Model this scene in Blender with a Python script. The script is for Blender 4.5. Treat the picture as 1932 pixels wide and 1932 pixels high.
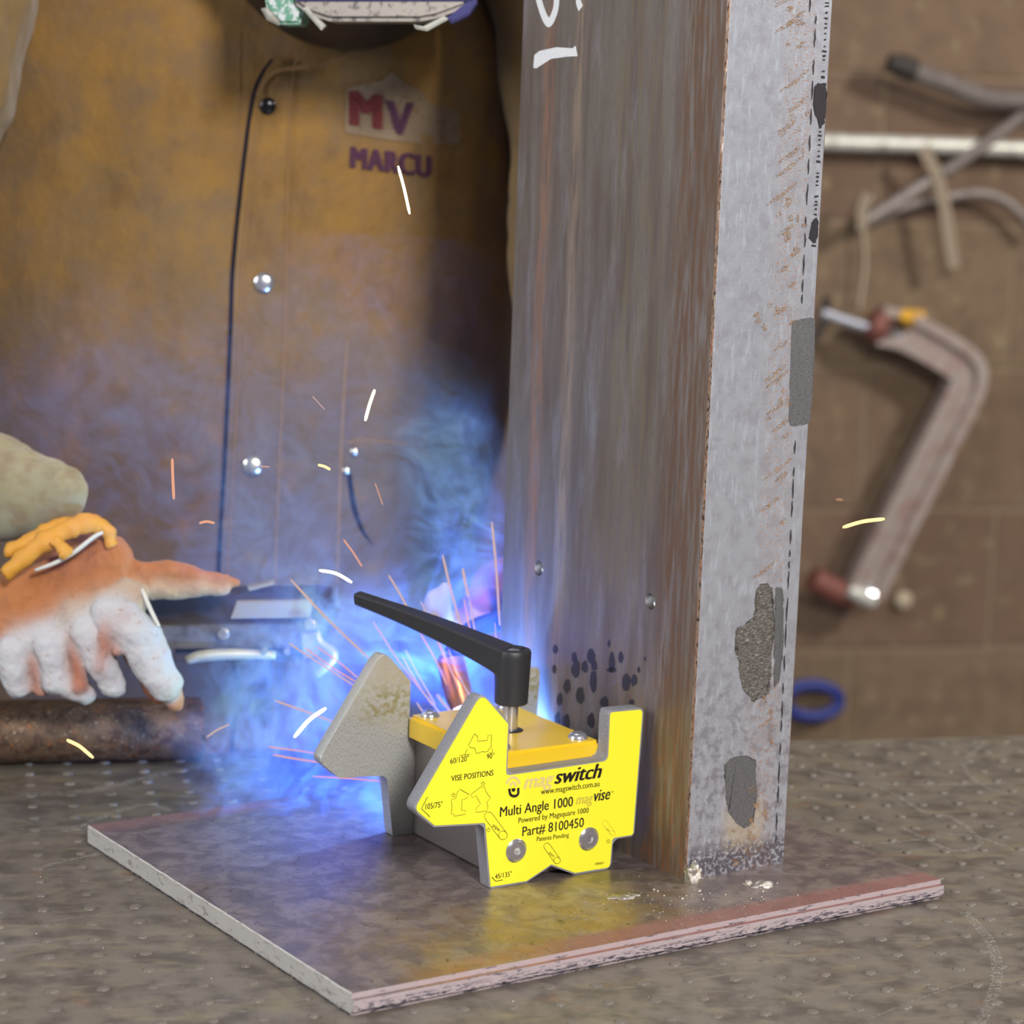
import bpy, bmesh, math, random
import numpy as np
from mathutils import Vector, Matrix, noise
from mathutils.bvhtree import BVHTree
for o in list(bpy.data.objects): bpy.data.objects.remove(o)
random.seed(7)
S = bpy.context.scene
COL = S.collection
pi = math.pi
# ------------------------------------------------------------------ camera
FPX, PITCH, ROLL, CH = 4633.77, 0.165907, 0.036951, 0.434
_F = Vector((0, math.cos(PITCH), -math.sin(PITCH)))
_R = Vector((1, 0, 0)); _U = _R.cross(_F)
_R2 = math.cos(ROLL) * _R + math.sin(ROLL) * _U
_U2 = -math.sin(ROLL) * _R + math.cos(ROLL) * _U
CAM = Vector((0, 0, CH))
cd = bpy.data.cameras.new('camera'); cam = bpy.data.objects.new('camera', cd); COL.objects.link(cam)
cam.matrix_world = Matrix(((_R2.x, _U2.x, -_F.x, 0), (_R2.y, _U2.y, -_F.y, 0), (_R2.z, _U2.z, -_F.z, CH), (0, 0, 0, 1)))
cd.sensor_width = 36; cd.lens = FPX / 1932 * 36; cd.clip_start = .05; cd.clip_end = 50
cd.dof.use_dof = True; cd.dof.focus_distance = 1.315; cd.dof.aperture_fstop = 8.0
S.camera = cam
# ------------------------------------------------------------------ world, lights, exposure
w = bpy.data.worlds.new('world'); S.world = w; w.use_nodes = True
bg = w.node_tree.nodes['Background']; bg.inputs[0].default_value = (.80, .84, 1, 1); bg.inputs[1].default_value = .20
S.view_settings.view_transform = 'Standard'; S.view_settings.look = 'None'
S.view_settings.gamma = 1; S.view_settings.use_curve_mapping = False; S.view_settings.exposure = 0.0
def area(name, loc, target, sx, sy, power, col=(1, 1, 1)):
    l = bpy.data.lights.new(name, 'AREA'); l.shape = 'RECTANGLE'; l.size = sx; l.size_y = sy; l.energy = power; l.color = col
    o = bpy.data.objects.new(name, l); COL.objects.link(o); o.location = loc
    o.rotation_euler = (Vector(target) - Vector(loc)).to_track_quat('-Z', 'Y').to_euler(); return o
area('key_lamp', (.80, -1.05, 1.55), (0, 1.4, .1), .40, .5, 88, (1, .97, .93))
area('fill_lamp', (-2.3, .45, 1.1), (0, 1.5, .15), 1.2, 1.2, 34, (.92, .95, 1))
area('wall_lamp', (1.9, 1.7, 1.35), (.55, 3.2, 0), .3, .3, 46, (1, .95, .88))
area('ceiling_lamp', (.1, 1.9, 2.3), (0, 1.5, 0), 1.6, .9, 16, (.95, .97, 1))
try:
    S.cycles.use_denoising = True
    S.cycles.volume_bounces = 0; S.cycles.max_bounces = 5; S.cycles.diffuse_bounces = 2; S.cycles.glossy_bounces = 3; S.cycles.transparent_max_bounces = 12
    S.cycles.volume_step_rate = .8; S.cycles.volume_max_steps = 64
    S.cycles.use_adaptive_sampling = True; S.cycles.adaptive_threshold = .07
except Exception: pass
# ------------------------------------------------------------------ helpers
def ray(x, y):
    return (_F + (x - 966) / FPX * _R2 - (y - 966) / FPX * _U2)
def at(x, y, Y):
    d = ray(x, y); return CAM + d * (Y / d.y)
def onplane(x, y, P, n):
    d = ray(x, y); P = Vector(P); n = Vector(n); return CAM + d * ((P - CAM).dot(n) / d.dot(n))
def frame(P, yaw):
    return Matrix.Translation(P) @ Matrix.Rotation(yaw, 4, 'Z')
MW = {}
def tag(o, label=None, cat=None, group=None, kind=None):
    if label: o['label'] = label
    if cat: o['category'] = cat
    if group: o['group'] = group
    if kind: o['kind'] = kind
    return o
def root(name, M, label, cat, group=None):
    o = bpy.data.objects.new(name, None); COL.objects.link(o); o.empty_display_size = .02
    o.matrix_world = M; MW[o.name] = M.copy(); return tag(o, label, cat, group)
def me_obj(name, me, m=None, parent=None, smooth=None):
    o = bpy.data.objects.new(name, me); COL.objects.link(o)
    if m is not None and not me.materials:
        for q in (m if isinstance(m, (list, tuple)) else [m]): me.materials.append(q)
    if parent is not None: o.parent = parent
    if smooth is not None: shade(me, smooth)
    return o
def shade(me, ang=40):
    if ang >= 180:
        me.polygons.foreach_set('use_smooth', [True] * len(me.polygons)); return
    me.polygons.foreach_set('use_smooth', [True] * len(me.polygons))
    bm = bmesh.new(); bm.from_mesh(me)
    for e in bm.edges:
        if len(e.link_faces) == 2 and e.calc_face_angle(0) > math.radians(ang): e.smooth = False
    bm.to_mesh(me); bm.free()
def wm(o):
    """world matrix through the parents, from the stored transforms"""
    M = Matrix.Identity(4); p = o
    while p is not None:
        M = MW.get(p.name, Matrix.Identity(4)) @ M; p = p.parent
    return M
def obj(name, bm, m=None, parent=None, smooth=None, world=False, tri=False):
    """link a bmesh as ONE mesh object; world=True: its points are world points"""
    if world and parent is not None: bmesh.ops.transform(bm, matrix=wm(parent).inverted(), verts=bm.verts)
    me = bpy.data.meshes.new(name); bm.to_mesh(me); bm.free()
    return me_obj(name, me, m, parent, smooth)
def bx(bm, lo, hi, bev=0, seg=2, mi=0):
    r = bmesh.ops.create_cube(bm, size=1); vs = r['verts']
    lo = Vector(lo); hi = Vector(hi)
    for v in vs: v.co = Vector([(lo[i] + hi[i]) / 2 + v.co[i] * (hi[i] - lo[i]) for i in range(3)])
    if bev:
        es = list({e for v in vs for e in v.link_edges})
        r = bmesh.ops.bevel(bm, geom=es, offset=bev, segments=seg, affect='EDGES', profile=.5)
        vs = r['verts']
    return vs
def lathe(bm, prof, seg=32, M=None, cap=True):
    """prof: [(r, z)]; axis z"""
    rings = []
    for r, z in prof:
        rings.append([bm.verts.new((r * math.cos(2 * pi * k / seg), r * math.sin(2 * pi * k / seg), z)) for k in range(seg)])
    for a, b in zip(rings, rings[1:]):
        for k in range(seg):
            bm.faces.new((a[k], a[(k + 1) % seg], b[(k + 1) % seg], b[k]))
    if cap:
        bm.faces.new(rings[0][::-1]); bm.faces.new(rings[-1])
    vs = [v for r in rings for v in r]
    if M is not None: bmesh.ops.transform(bm, matrix=M, verts=vs)
    return vs
def tube(bm, pts, rad, seg=10, cap=True, squash=None):
    pts = [Vector(p) for p in pts]; n = len(pts)
    rad = rad if isinstance(rad, (list, tuple)) else [rad] * n
    rings = []; up = None
    for i, p in enumerate(pts):
        t = (pts[min(i + 1, n - 1)] - pts[max(i - 1, 0)]).normalized()
        if up is None: up = t.orthogonal().normalized()
        up = (up - t * up.dot(t)).normalized(); s = t.cross(up)
        q = squash or 1
        rings.append([bm.verts.new(p + rad[i] * (math.cos(2 * pi * k / seg) * up + q * math.sin(2 * pi * k / seg) * s)) for k in range(seg)])
    for a, b in zip(rings, rings[1:]):
        for k in range(seg): bm.faces.new((a[k], a[(k + 1) % seg], b[(k + 1) % seg], b[k]))
    if cap: bm.faces.new(rings[0][::-1]); bm.faces.new(rings[-1])
def bez(pts, n=8):
    """smooth curve through points (Catmull-Rom)"""
    P = [Vector(p) for p in pts]; P = [P[0] * 2 - P[1]] + P + [P[-1] * 2 - P[-2]]; out = []
    for i in range(1, len(P) - 2):
        for k in range(n):
            t = k / n; a, b, c, d = P[i - 1:i + 3]
            out.append(.5 * ((2 * b) + (c - a) * t + (2 * a - 5 * b + 4 * c - d) * t * t + (3 * b - a - 3 * c + d) * t ** 3))
    out.append(P[-2]); return out
def round_poly(pts, r, n=5):
    """2D polygon with rounded corners; r one number or one per corner"""
    out = []; N = len(pts)
    for i in range(N):
        p = Vector(pts[i][:2]); a = Vector(pts[i - 1][:2]) - p; b = Vector(pts[(i + 1) % N][:2]) - p
        ri = r[i] if isinstance(r, (list, tuple)) else r
        la, lb = a.length, b.length; a.normalize(); b.normalize()
        ang = a.angle(b); d = min(ri / math.tan(ang / 2), la * .48, lb * .48)
        if ang > pi * .97 or ri <= 0: out.append(p); continue
        for k in range(n + 1):
            t = k / n; out.append((1 - t) ** 2 * (p + a * d) + 2 * t * (1 - t) * p + t * t * (p + b * d))
    return out
def prism(bm, poly, lift, d0, d1, mi=0, bevel=0):
    """poly 2D; lift(x, y, d) -> point"""
    a = [bm.verts.new(lift(p[0], p[1], d0)) for p in poly]; b = [bm.verts.new(lift(p[0], p[1], d1)) for p in poly]
    n = len(poly); f0 = bm.faces.new(a[::-1]); f1 = bm.faces.new(b)
    for i in range(n): bm.faces.new((a[i], a[(i + 1) % n], b[(i + 1) % n], b[i]))
    if bevel:
        es = list(f0.edges) + list(f1.edges)
        bmesh.ops.bevel(bm, geom=es, offset=bevel, segments=1, affect='EDGES')
    bmesh.ops.recalc_face_normals(bm, faces=bm.faces)
def evaluated(bm_or_me, mods, name='tmp'):
    me = bpy.data.meshes.new(name)
    if isinstance(bm_or_me, bmesh.types.BMesh): bm_or_me.to_mesh(me); bm_or_me.free()
    else: me = bm_or_me
    o = bpy.data.objects.new(name, me); COL.objects.link(o)
    for typ, kw in mods:
        m = o.modifiers.new(typ, typ)
        for k, v in kw.items(): setattr(m, k, v)
    dg = bpy.context.evaluated_depsgraph_get(); dg.update()
    r = bpy.data.meshes.new_from_object(o.evaluated_get(dg))
    bpy.data.objects.remove(o); return r
def capsule(bm, p0, p1, r0, r1, seg=18):
    p0 = Vector(p0); p1 = Vector(p1); d = p1 - p0
    t = d.normalized() if d.length > 1e-6 else Vector((0, 0, 1)); up = t.orthogonal().normalized(); s = t.cross(up)
    rings = []
    for c, r, a0, a1 in ((p0, r0, -86, 0), (p1, r1, 0, 86)):
        for k in range(6):
            a = math.radians(a0 + (a1 - a0) * k / 5)
            rings.append([bm.verts.new(c + t * r * math.sin(a) + r * math.cos(a) * (math.cos(2 * pi * j / seg) * up + math.sin(2 * pi * j / seg) * s)) for j in range(seg)])
    for a, b in zip(rings, rings[1:]):
        for j in range(seg): bm.faces.new((a[j], a[(j + 1) % seg], b[(j + 1) % seg], b[j]))
    bm.faces.new(rings[0][::-1]); bm.faces.new(rings[-1])
def blob(name, caps, m, parent=None, voxel=.002, smooth=4, wrinkle=0, wscale=40, soft=.006, world=True):
    """one continuous surface over tapered capsules (p0, p1, r0, r1, colour)"""
    bm = bmesh.new()
    for c in caps: capsule(bm, *c[:4])
    me = evaluated(bm, [('REMESH', dict(mode='VOXEL', voxel_size=voxel)), ('SMOOTH', dict(factor=.6, iterations=smooth))], name)
    me.name = name
    n = len(me.vertices); co = np.empty(n * 3); me.vertices.foreach_get('co', co); co = co.reshape(-1, 3)
    W = np.zeros((n, len(caps)))
    for i, c in enumerate(caps):
        a = np.array(c[0]); b = np.array(c[1]); ab = b - a; L = max(ab @ ab, 1e-12)
        t = np.clip(((co - a) @ ab) / L, 0, 1); d = np.linalg.norm(co - a - t[:, None] * ab, axis=1) - (c[2] + (c[3] - c[2]) * t)
        W[:, i] = np.exp(-np.maximum(d, -.02) / soft)
    W /= W.sum(1, keepdims=True); C = W @ np.array([c[4] for c in caps])
    at_ = me.color_attributes.new('Col', 'FLOAT_COLOR', 'POINT')
    at_.data.foreach_set('color', np.hstack([C, np.ones((n, 1))]).ravel())
    if wrinkle:
        nr = np.empty(n * 3); me.vertices.foreach_get('normal', nr); nr = nr.reshape(-1, 3)
        for i in range(n):
            p = Vector(co[i]) * wscale
            h = noise.noise(p) + .5 * abs(noise.noise(p * 2.1 + Vector((3, 1, 7))))
            co[i] += nr[i] * wrinkle * h
    if world and parent is not None:
        Mi = np.array(wm(parent).inverted()); co = co @ Mi[:3, :3].T + Mi[:3, 3]
    me.vertices.foreach_set('co', co.ravel()); me.update()
    return me_obj(name, me, m, parent, 180)
# ------------------------------------------------------------------ materials
def mat(name, base=(.5, .5, .5), rough=.5, metal=0., layers=(), bump=None, attr=False, spec=.5, emit=None, alpha=None, sheen=0, coat=0):
    """layers: dict(c=colour, s=scale or 3 scales, lo, hi, d=detail, w=distortion, k='noise'|'voronoi'|'wave', win=[(axis,a,b),...], a=amount, r=rough, m=metal)"""
    m = bpy.data.materials.new(name); m.use_nodes = True; nt = m.node_tree; N = nt.nodes; L = nt.links; N.clear()
    out = N.new('ShaderNodeOutputMaterial'); b = N.new('ShaderNodeBsdfPrincipled'); L.new(b.outputs[0], out.inputs[0])
    b.inputs['Roughness'].default_value = rough; b.inputs['Metallic'].default_value = metal
    b.inputs['Specular IOR Level'].default_value = spec
    if sheen: b.inputs['Sheen Weight'].default_value = sheen
    if coat: b.inputs['Coat Weight'].default_value = coat; b.inputs['Coat Roughness'].default_value = .15
    tc = N.new('ShaderNodeTexCoord'); sep = N.new('ShaderNodeSeparateXYZ'); L.new(tc.outputs['Object'], sep.inputs[0])
    def mth(op, a, c=None, cl=False):
        q = N.new('ShaderNodeMath'); q.operation = op; q.use_clamp = cl
        for i, x in enumerate((a, c)):
            if x is None: continue
            if isinstance(x, (int, float)): q.inputs[i].default_value = x
            else: L.new(x, q.inputs[i])
        return q.outputs[0]
    def ramp(x, a, c):
        q = N.new('ShaderNodeMapRange'); q.interpolation_type = 'SMOOTHSTEP'
        q.inputs[1].default_value = min(a, c); q.inputs[2].default_value = max(a, c)
        q.inputs[3].default_value = 0 if a <= c else 1; q.inputs[4].default_value = 1 if a <= c else 0
        L.new(x, q.inputs[0]); return q.outputs[0]
    def tex(l):
        s = l.get('s', 20); mp = N.new('ShaderNodeMapping'); L.new(tc.outputs['Object'], mp.inputs[0])
        mp.inputs['Scale'].default_value = s if isinstance(s, (tuple, list)) else (s, s, s)
        mp.inputs['Rotation'].default_value = l.get('rot', (0, 0, 0)); mp.inputs['Location'].default_value = l.get('o', (0, 0, 0))
        k = l.get('k', 'noise')
        if k == 'voronoi':
            t = N.new('ShaderNodeTexVoronoi'); L.new(mp.outputs[0], t.inputs['Vector']); return t.outputs['Distance']
        if k == 'wave':
            t = N.new('ShaderNodeTexWave'); t.inputs['Distortion'].default_value = l.get('w', 2); t.inputs['Detail'].default_value = l.get('d', 2)
            L.new(mp.outputs[0], t.inputs['Vector']); return t.outputs['Fac']
        t = N.new('ShaderNodeTexNoise'); t.inputs['Detail'].default_value = l.get('d', 5); t.inputs['Distortion'].default_value = l.get('w', 0)
        t.inputs['Roughness'].default_value = l.get('rg', .6)
        L.new(mp.outputs[0], t.inputs['Vector']); return t.outputs['Fac']
    if attr:
        an = N.new('ShaderNodeAttribute'); an.attribute_name = 'Col'; col = an.outputs['Color']
    else:
        rgb = N.new('ShaderNodeRGB'); rgb.outputs[0].default_value = (*base, 1); col = rgb.outputs[0]
    ro = None; mt = None
    for l in layers:
        f = ramp(tex(l), l.get('lo', .45), l.get('hi', .6)) if l.get('k') != 'flat' else None
        for ax, a, c in l.get('win', ()):
            g = ramp(sep.outputs['XYZ'.index(ax)], a, c); f = g if f is None else mth('MULTIPLY', f, g)
        f = mth('MULTIPLY', f, l.get('a', 1.))
        mx = N.new('ShaderNodeMix'); mx.data_type = 'RGBA'; mx.blend_type = l.get('b', 'MIX')
        L.new(f, mx.inputs[0]); L.new(col, mx.inputs[6]); mx.inputs[7].default_value = (*l['c'], 1); col = mx.outputs[2]
        for key, cur in (('r', 'ro'), ('m', 'mt')):
            if key in l:
                q = N.new('ShaderNodeMix'); q.data_type = 'FLOAT'; L.new(f, q.inputs[0])
                prev = ro if key == 'r' else mt
                if prev is None: q.inputs[2].default_value = rough if key == 'r' else metal
                else: L.new(prev, q.inputs[2])
                q.inputs[3].default_value = l[key]
                if key == 'r': ro = q.outputs[0]
                else: mt = q.outputs[0]
    L.new(col, b.inputs['Base Color'])
    if ro is not None: L.new(ro, b.inputs['Roughness'])
    if mt is not None: L.new(mt, b.inputs['Metallic'])
    if bump:
        prev = None
        for l in (bump if isinstance(bump, (list, tuple)) else [bump]):
            bn = N.new('ShaderNodeBump'); bn.inputs['Strength'].default_value = l.get('st', .3); bn.inputs['Distance'].default_value = l.get('dist', .001)
            L.new(tex(l), bn.inputs['Height'])
            if prev: L.new(prev, bn.inputs['Normal'])
            prev = bn.outputs[0]
        L.new(prev, b.inputs['Normal'])
    if emit: b.inputs['Emission Color'].default_value = (*emit[0], 1); b.inputs['Emission Strength'].default_value = emit[1]
    if alpha is not None:
        if isinstance(alpha, dict): L.new(mth('MULTIPLY', ramp(tex(alpha), alpha.get('lo', .4), alpha.get('hi', .6)), alpha.get('a', 1.)), b.inputs['Alpha'])
        else: b.inputs['Alpha'].default_value = alpha
    return m
def srgb(r, g, b):
    f = lambda c: (c / 255 / 12.92) if c / 255 <= .04045 else ((c / 255 + .055) / 1.055) ** 2.4
    return (f(r), f(g), f(b))
# ================================================================== WORK TABLE
TYAW = math.radians(12.9)
TM = frame(Vector((0, 1.6236, 0)), TYAW)           # on the back edge
m_table = mat('table_steel', srgb(128, 119, 108), .50, .4, [
    dict(c=srgb(98, 90, 82), s=9, lo=.4, hi=.65, d=6), dict(c=srgb(148, 138, 112), s=(5, 14, 5), lo=.5, hi=.7, d=5, w=.8, a=.6),
    dict(c=srgb(165, 160, 155), s=(6, 60, 6), lo=.60, hi=.74, w=1.2, a=.55, r=.3), dict(c=srgb(120, 78, 48), s=7, o=(3, 1, 0), lo=.6, hi=.75, a=.6, r=.7, m=.2),
    dict(c=srgb(48, 45, 44), s=900, lo=.55, hi=.7, d=2, a=.5), dict(c=srgb(170, 165, 155), s=700, lo=.66, hi=.72, d=2, a=.7)],
    bump=[dict(s=600, st=.25, dist=.0004, d=3), dict(s=(15, 200, 15), st=.15, dist=.0005, w=1)])
table = root('work_table', TM, 'dark steel welding table with rows of small raised studs', 'table')
bm = bmesh.new(); bx(bm, (-1.0, -.95, -.012), (1.15, 0, 0), .0015)
obj('tabletop', bm, m_table, table, 30)
for x in (-.95, 1.05):
    for y in (-.9, -.1):
        bm = bmesh.new(); bx(bm, (x, y, -.85), (x + .06, y + .06, -.012), .003); obj('leg', bm, m_table, table, 30)
bm = bmesh.new()
for y in (-.87, -.07): bx(bm, (-.89, y, -.09), (1.05, y + .02, -.012), .002)
obj('apron', bm, m_table, table, 30)
def studmesh():
    bm = bmesh.new(); rr = [(.0031, -.0002), (.0028, .0006), (.0020, .0013)]
    rings = [[bm.verts.new((r * 1.15 * math.cos(2 * pi * k / 10), r * math.sin(2 * pi * k / 10), z)) for k in range(10)] for r, z in rr]
    for a, b in zip(rings, rings[1:]):
        for k in range(10): bm.faces.new((a[k], a[(k + 1) % 10], b[(k + 1) % 10], b[k]))
    bm.faces.new(rings[-1]); return bm
bm = studmesh(); sme = bpy.data.meshes.new('stud'); bm.to_mesh(sme); bm.free(); sme.materials.append(m_table); shade(sme, 180)
PYAW = .590731; PB = Vector((-.0666355, 1.1147468, 0)); PM = frame(PB, PYAW); PW, PD, PT = .38310, .30923, .01127
g0 = TM.inverted() @ Vector((-.2122, 1.2345, 0)); gs = .0242
cand = []; PMi = PM.inverted()
for i in range(-40, 52):
    for j in range(-40, 14):
        p = Vector((g0.x + i * gs, g0.y + j * gs, 0))
        if not (-.99 < p.x < 1.14 and -.94 < p.y < -.01): continue
        wp = TM @ p; q = PMi @ wp
        if -.004 < q.x < PW + .004 and -.004 < q.y < PD + .004: continue
        d = wp - CAM; z = d.dot(_F)
        sx = 966 + FPX * d.dot(_R2) / z; sy = 966 - FPX * d.dot(_U2) / z
        cand.append((z, p, 0 < sx < 1932 and sy < 1960))
vis = sorted([c for c in cand if c[2]], key=lambda c: c[0])
near = vis[:300]; ns = {id(c) for c in near}
for c in near:
    o = me_obj('stud', sme, None, table); o.location = c[1]; o.rotation_euler.z = random.uniform(-.3, .3)
    k = random.uniform(.85, 1.1); o.scale = (k, k, random.uniform(.7, 1.1))
bm = bmesh.new()
for c in cand:
    if id(c) in ns: continue
    b2 = studmesh(); mp = [bm.verts.new(Vector((v.co.x * .9, v.co.y * .9, v.co.z * .5)) + c[1]) for v in b2.verts]; b2.verts.index_update()
    for f in b2.faces: bm.faces.new([mp[v.index] for v in f.verts])
    b2.free()
tag(obj('small_studs', bm, m_table, table, 180), kind='stuff')
# scuffs and chalk swirls on the table
m_scuff = mat('scuff', srgb(190, 186, 178), .6, .1, alpha=dict(s=160, lo=.42, hi=.74, d=3, a=.5))
def ribbon(bm, pts, wd, n):
    pts = [Vector(p) for p in pts]; n = Vector(n); L = len(pts); vs = []
    for i, p in enumerate(pts):
        t = (pts[min(i + 1, L - 1)] - pts[max(i - 1, 0)]).normalized(); s = t.cross(n).normalized()
        q = wd if not callable(wd) else wd(i / (L - 1))
        vs.append((bm.verts.new(p + s * q / 2), bm.verts.new(p - s * q / 2)))
    for a, b in zip(vs, vs[1:]): bm.faces.new((a[0], b[0], b[1], a[1]))
bm = bmesh.new()
def tpt(x, y): return onplane(x, y, (0, 0, .0006), (0, 0, 1))
for pts, wd in (([(1530, 1450), (1600, 1465), (1680, 1495), (1740, 1530), (1800, 1545), (1850, 1590), (1800, 1605), (1740, 1580), (1700, 1560)], .004),
                ([(1600, 1600), (1720, 1585), (1820, 1575), (1905, 1600)], .003), ([(1540, 1470), (1640, 1478), (1770, 1480), (1905, 1478)], .005),
                ([(1860, 1400), (1820, 1440), (1850, 1480), (1905, 1500)], .004), ([(1820, 1720), (1870, 1780), (1880, 1850), (1850, 1932)], .006),
                ([(30, 1745), (140, 1732), (220, 1720), (290, 1712)], .0008), ([(250, 1930), (500, 1905), (640, 1900)], .0007), ([(60, 1640), (200, 1610), (300, 1620)], .004),
                ([(40, 1500), (180, 1490), (330, 1455), (420, 1440)], .008), ([(120, 1570), (260, 1520), (330, 1530)], .005), ([(1250, 1900), (1480, 1905)], .0007), ([(1620, 1930), (1760, 1875), (1905, 1830)], .001)):
    P = bez([tpt(*p) for p in pts], 8); ribbon(bm, P, wd, (0, 0, 1))
tag(obj('scuff_marks', bm, m_scuff, table, world=True), kind='stuff')
# ================================================================== BASE PLATE
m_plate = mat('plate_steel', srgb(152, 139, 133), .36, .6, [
    dict(c=srgb(116, 105, 106), s=14, lo=.38, hi=.62, d=6, w=.5), dict(c=srgb(128, 112, 104), s=(10, 26, 10), lo=.48, hi=.66, w=1, a=.7),
    dict(c=srgb(160, 126, 56), s=11, lo=.30, hi=.66, win=[('X', .0, .07), ('X', .27, .18), ('Y', .13, .03)], a=.6),  # ochre, then orange: painted reflection of the yellow clamp face, partly rust
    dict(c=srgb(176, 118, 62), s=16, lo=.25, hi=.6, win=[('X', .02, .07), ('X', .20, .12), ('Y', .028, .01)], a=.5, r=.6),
    dict(c=srgb(140, 92, 84), s=60, lo=.2, hi=.5, win=[('Y', .024, .014), ('X', .10, .15)], a=.8, r=.6, m=.3),
    dict(c=srgb(125, 86, 82), s=60, lo=.2, hi=.5, win=[('Y', .288, .298), ('X', .16, .10)], a=.7, r=.6, m=.3),
    dict(c=srgb(52, 47, 54), s=(40, 16, 10), lo=.58, hi=.72, w=1.5, d=6, a=.7), dict(c=srgb(45, 42, 44), s=500, lo=.60, hi=.7, d=2, a=.5),
    dict(c=srgb(200, 198, 195), s=650, lo=.70, hi=.74, d=2, a=.7)], bump=[dict(s=350, st=.12, dist=.0004, d=4), dict(s=20, st=.2, dist=.001)])
m_edge = mat('plate_cut_edge', srgb(200, 196, 190), .55, .3, [
    dict(c=srgb(130, 122, 108), s=(4, 25, 60), lo=.52, hi=.70, w=1, a=.7), dict(c=srgb(150, 144, 134), s=500, lo=.5, hi=.7, a=.4),
    dict(c=srgb(38, 34, 44), s=200, lo=.30, hi=.5, win=[('Z', .0016, .0006)])], bump=dict(s=(300, 900, 60), st=.25, dist=.0004))
m_roll = mat('plate_rolled_edge', srgb(190, 174, 178), .55, .3, [
    dict(c=srgb(70, 68, 80), s=(26, 26, 170), lo=.50, hi=.55, d=8, rg=.72, win=[('Z', .0075, .0045)]),
    dict(c=srgb(96, 92, 104), s=(14, 14, 90), lo=.56, hi=.60, d=8, rg=.75), dict(c=srgb(110, 104, 106), s=400, lo=.55, hi=.7, a=.5)], bump=dict(s=250, st=.3, dist=.0006))
bm = bmesh.new(); bx(bm, (0, 0, 0), (PW, PD, PT))
bmesh.ops.subdivide_edges(bm, edges=[e for e in bm.edges if abs(e.verts[0].co.y - e.verts[1].co.y) > .2], cuts=60)
for v in bm.verts:     # flame-cut left edge wanders
    if v.co.x < 1e-5 and .0001 < v.co.y < PD - .0001: v.co.x += .0006 * noise.noise(Vector((v.co.y * 90, v.co.z * 100, 0)))
bmesh.ops.recalc_face_normals(bm, faces=bm.faces)
le = [e for e in bm.edges if all(v.co.y < 1e-5 for v in e.verts) and abs(e.verts[0].co.x - e.verts[1].co.x) > .2]
bmesh.ops.bevel(bm, geom=le, offset=.0028, segments=4, affect='EDGES')
le = [e for e in bm.edges if all(v.co.x > PW - 1e-5 for v in e.verts) and len(e.link_faces) == 2 and e.calc_face_angle(0) > .8]
bmesh.ops.bevel(bm, geom=le, offset=.0016, segments=3, affect='EDGES')
le = [e for e in bm.edges if all(v.co.x < .0012 for v in e.verts) and all(v.co.z > PT - 1e-5 for v in e.verts)]
bmesh.ops.bevel(bm, geom=le, offset=.0006, segments=1, affect='EDGES')
bm.normal_update()
for f in bm.faces:
    c = f.calc_center_median(); n = f.normal
    f.material_index = 0 if n.z > .85 else (1 if n.x < -.4 else 2)
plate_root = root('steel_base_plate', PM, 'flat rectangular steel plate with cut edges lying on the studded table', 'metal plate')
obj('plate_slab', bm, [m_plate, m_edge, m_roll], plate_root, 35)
# welds and spatter
m_weld = mat('weld_metal', srgb(190, 186, 180), .22, .95, [dict(c=srgb(150, 120, 70), s=160, lo=.5, hi=.65, a=.7), dict(c=srgb(70, 66, 74), s=220, lo=.58, hi=.7)], bump=dict(s=260, st=.5, dist=.001))
def lump(name, parent, c, sx, sy, sz, seed, rz=0):
    bm = bmesh.new(); bmesh.ops.create_icosphere(bm, subdivisions=4, radius=1)
    for v in bm.verts:
        k = 1 + .32 * noise.noise(v.co * 1.6 + Vector((seed, 0, 0))) + .14 * noise.noise(v.co * 4 + Vector((0, seed, 0)))
        p = v.co * k; v.co = Vector((p.x * sx, p.y * sy, p.z * sz))
    bmesh.ops.transform(bm, matrix=Matrix.Translation(c) @ Matrix.Rotation(rz, 4, 'Z'), verts=bm.verts)
    return obj(name, bm, m_weld, parent, 180, world=True)
def top(x, y, h=0): return onplane(x, y, (0, 0, PT + h), (0, 0, 1))
lump('tack_weld', plate_root, top(1308, 1662) + Vector((0, 0, .002)), .0052, .0050, .0085, 1, .6)
lump('tack_weld', plate_root, top(1300, 1650) + Vector((0, .001, .006)), .0046, .0048, .0062, 3)
lump('weld_remnant', plate_root, top(1440, 1672), .0062, .0042, .0032, 5, .3)
lump('weld_remnant', plate_root, top(1411, 1668), .0028, .0024, .0022, 8, .3)
lump('weld_remnant', plate_root, top(1172, 1693), .0078, .0040, .0016, 11, .2)
lump('weld_remnant', plate_root, top(1190, 1690), .0050, .0022, .0012, 15, .2)
bm = bmesh.new()
sp = [(1234, 1680, 1.0), (1320, 1683, 1.1), (1287, 1697, .9), (1369, 1689, .8), (1417, 1697, .9), (1451, 1668, .8), (1466, 1668, .9), (1241, 1683, .9), (1253, 1691, .7), (1430, 1709, .6), (1195, 1800, .9), (1186, 1798, .7), (1505, 1690, .6)]
for _ in range(190):
    x = random.gauss(1290, 130); y = random.gauss(1705, 28); sp.append((x, y, random.uniform(.18, .5)))
for _ in range(150): sp.append((random.uniform(560, 1160), random.uniform(1560, 1860), random.uniform(.12, .32)))
for x, y, r in sp:
    P = top(x, y); q = PMi @ P
    if not (.003 < q.x < PW - .003 and .003 < q.y < PD - .003): continue
    bmesh.ops.create_icosphere(bm, subdivisions=1, radius=r * .001, matrix=Matrix.Translation(P + Vector((0, 0, r * .0004))))
tag(obj('weld_spatter', bm, m_weld, plate_root, 180, world=True), kind='stuff')
bm = bmesh.new()
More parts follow.
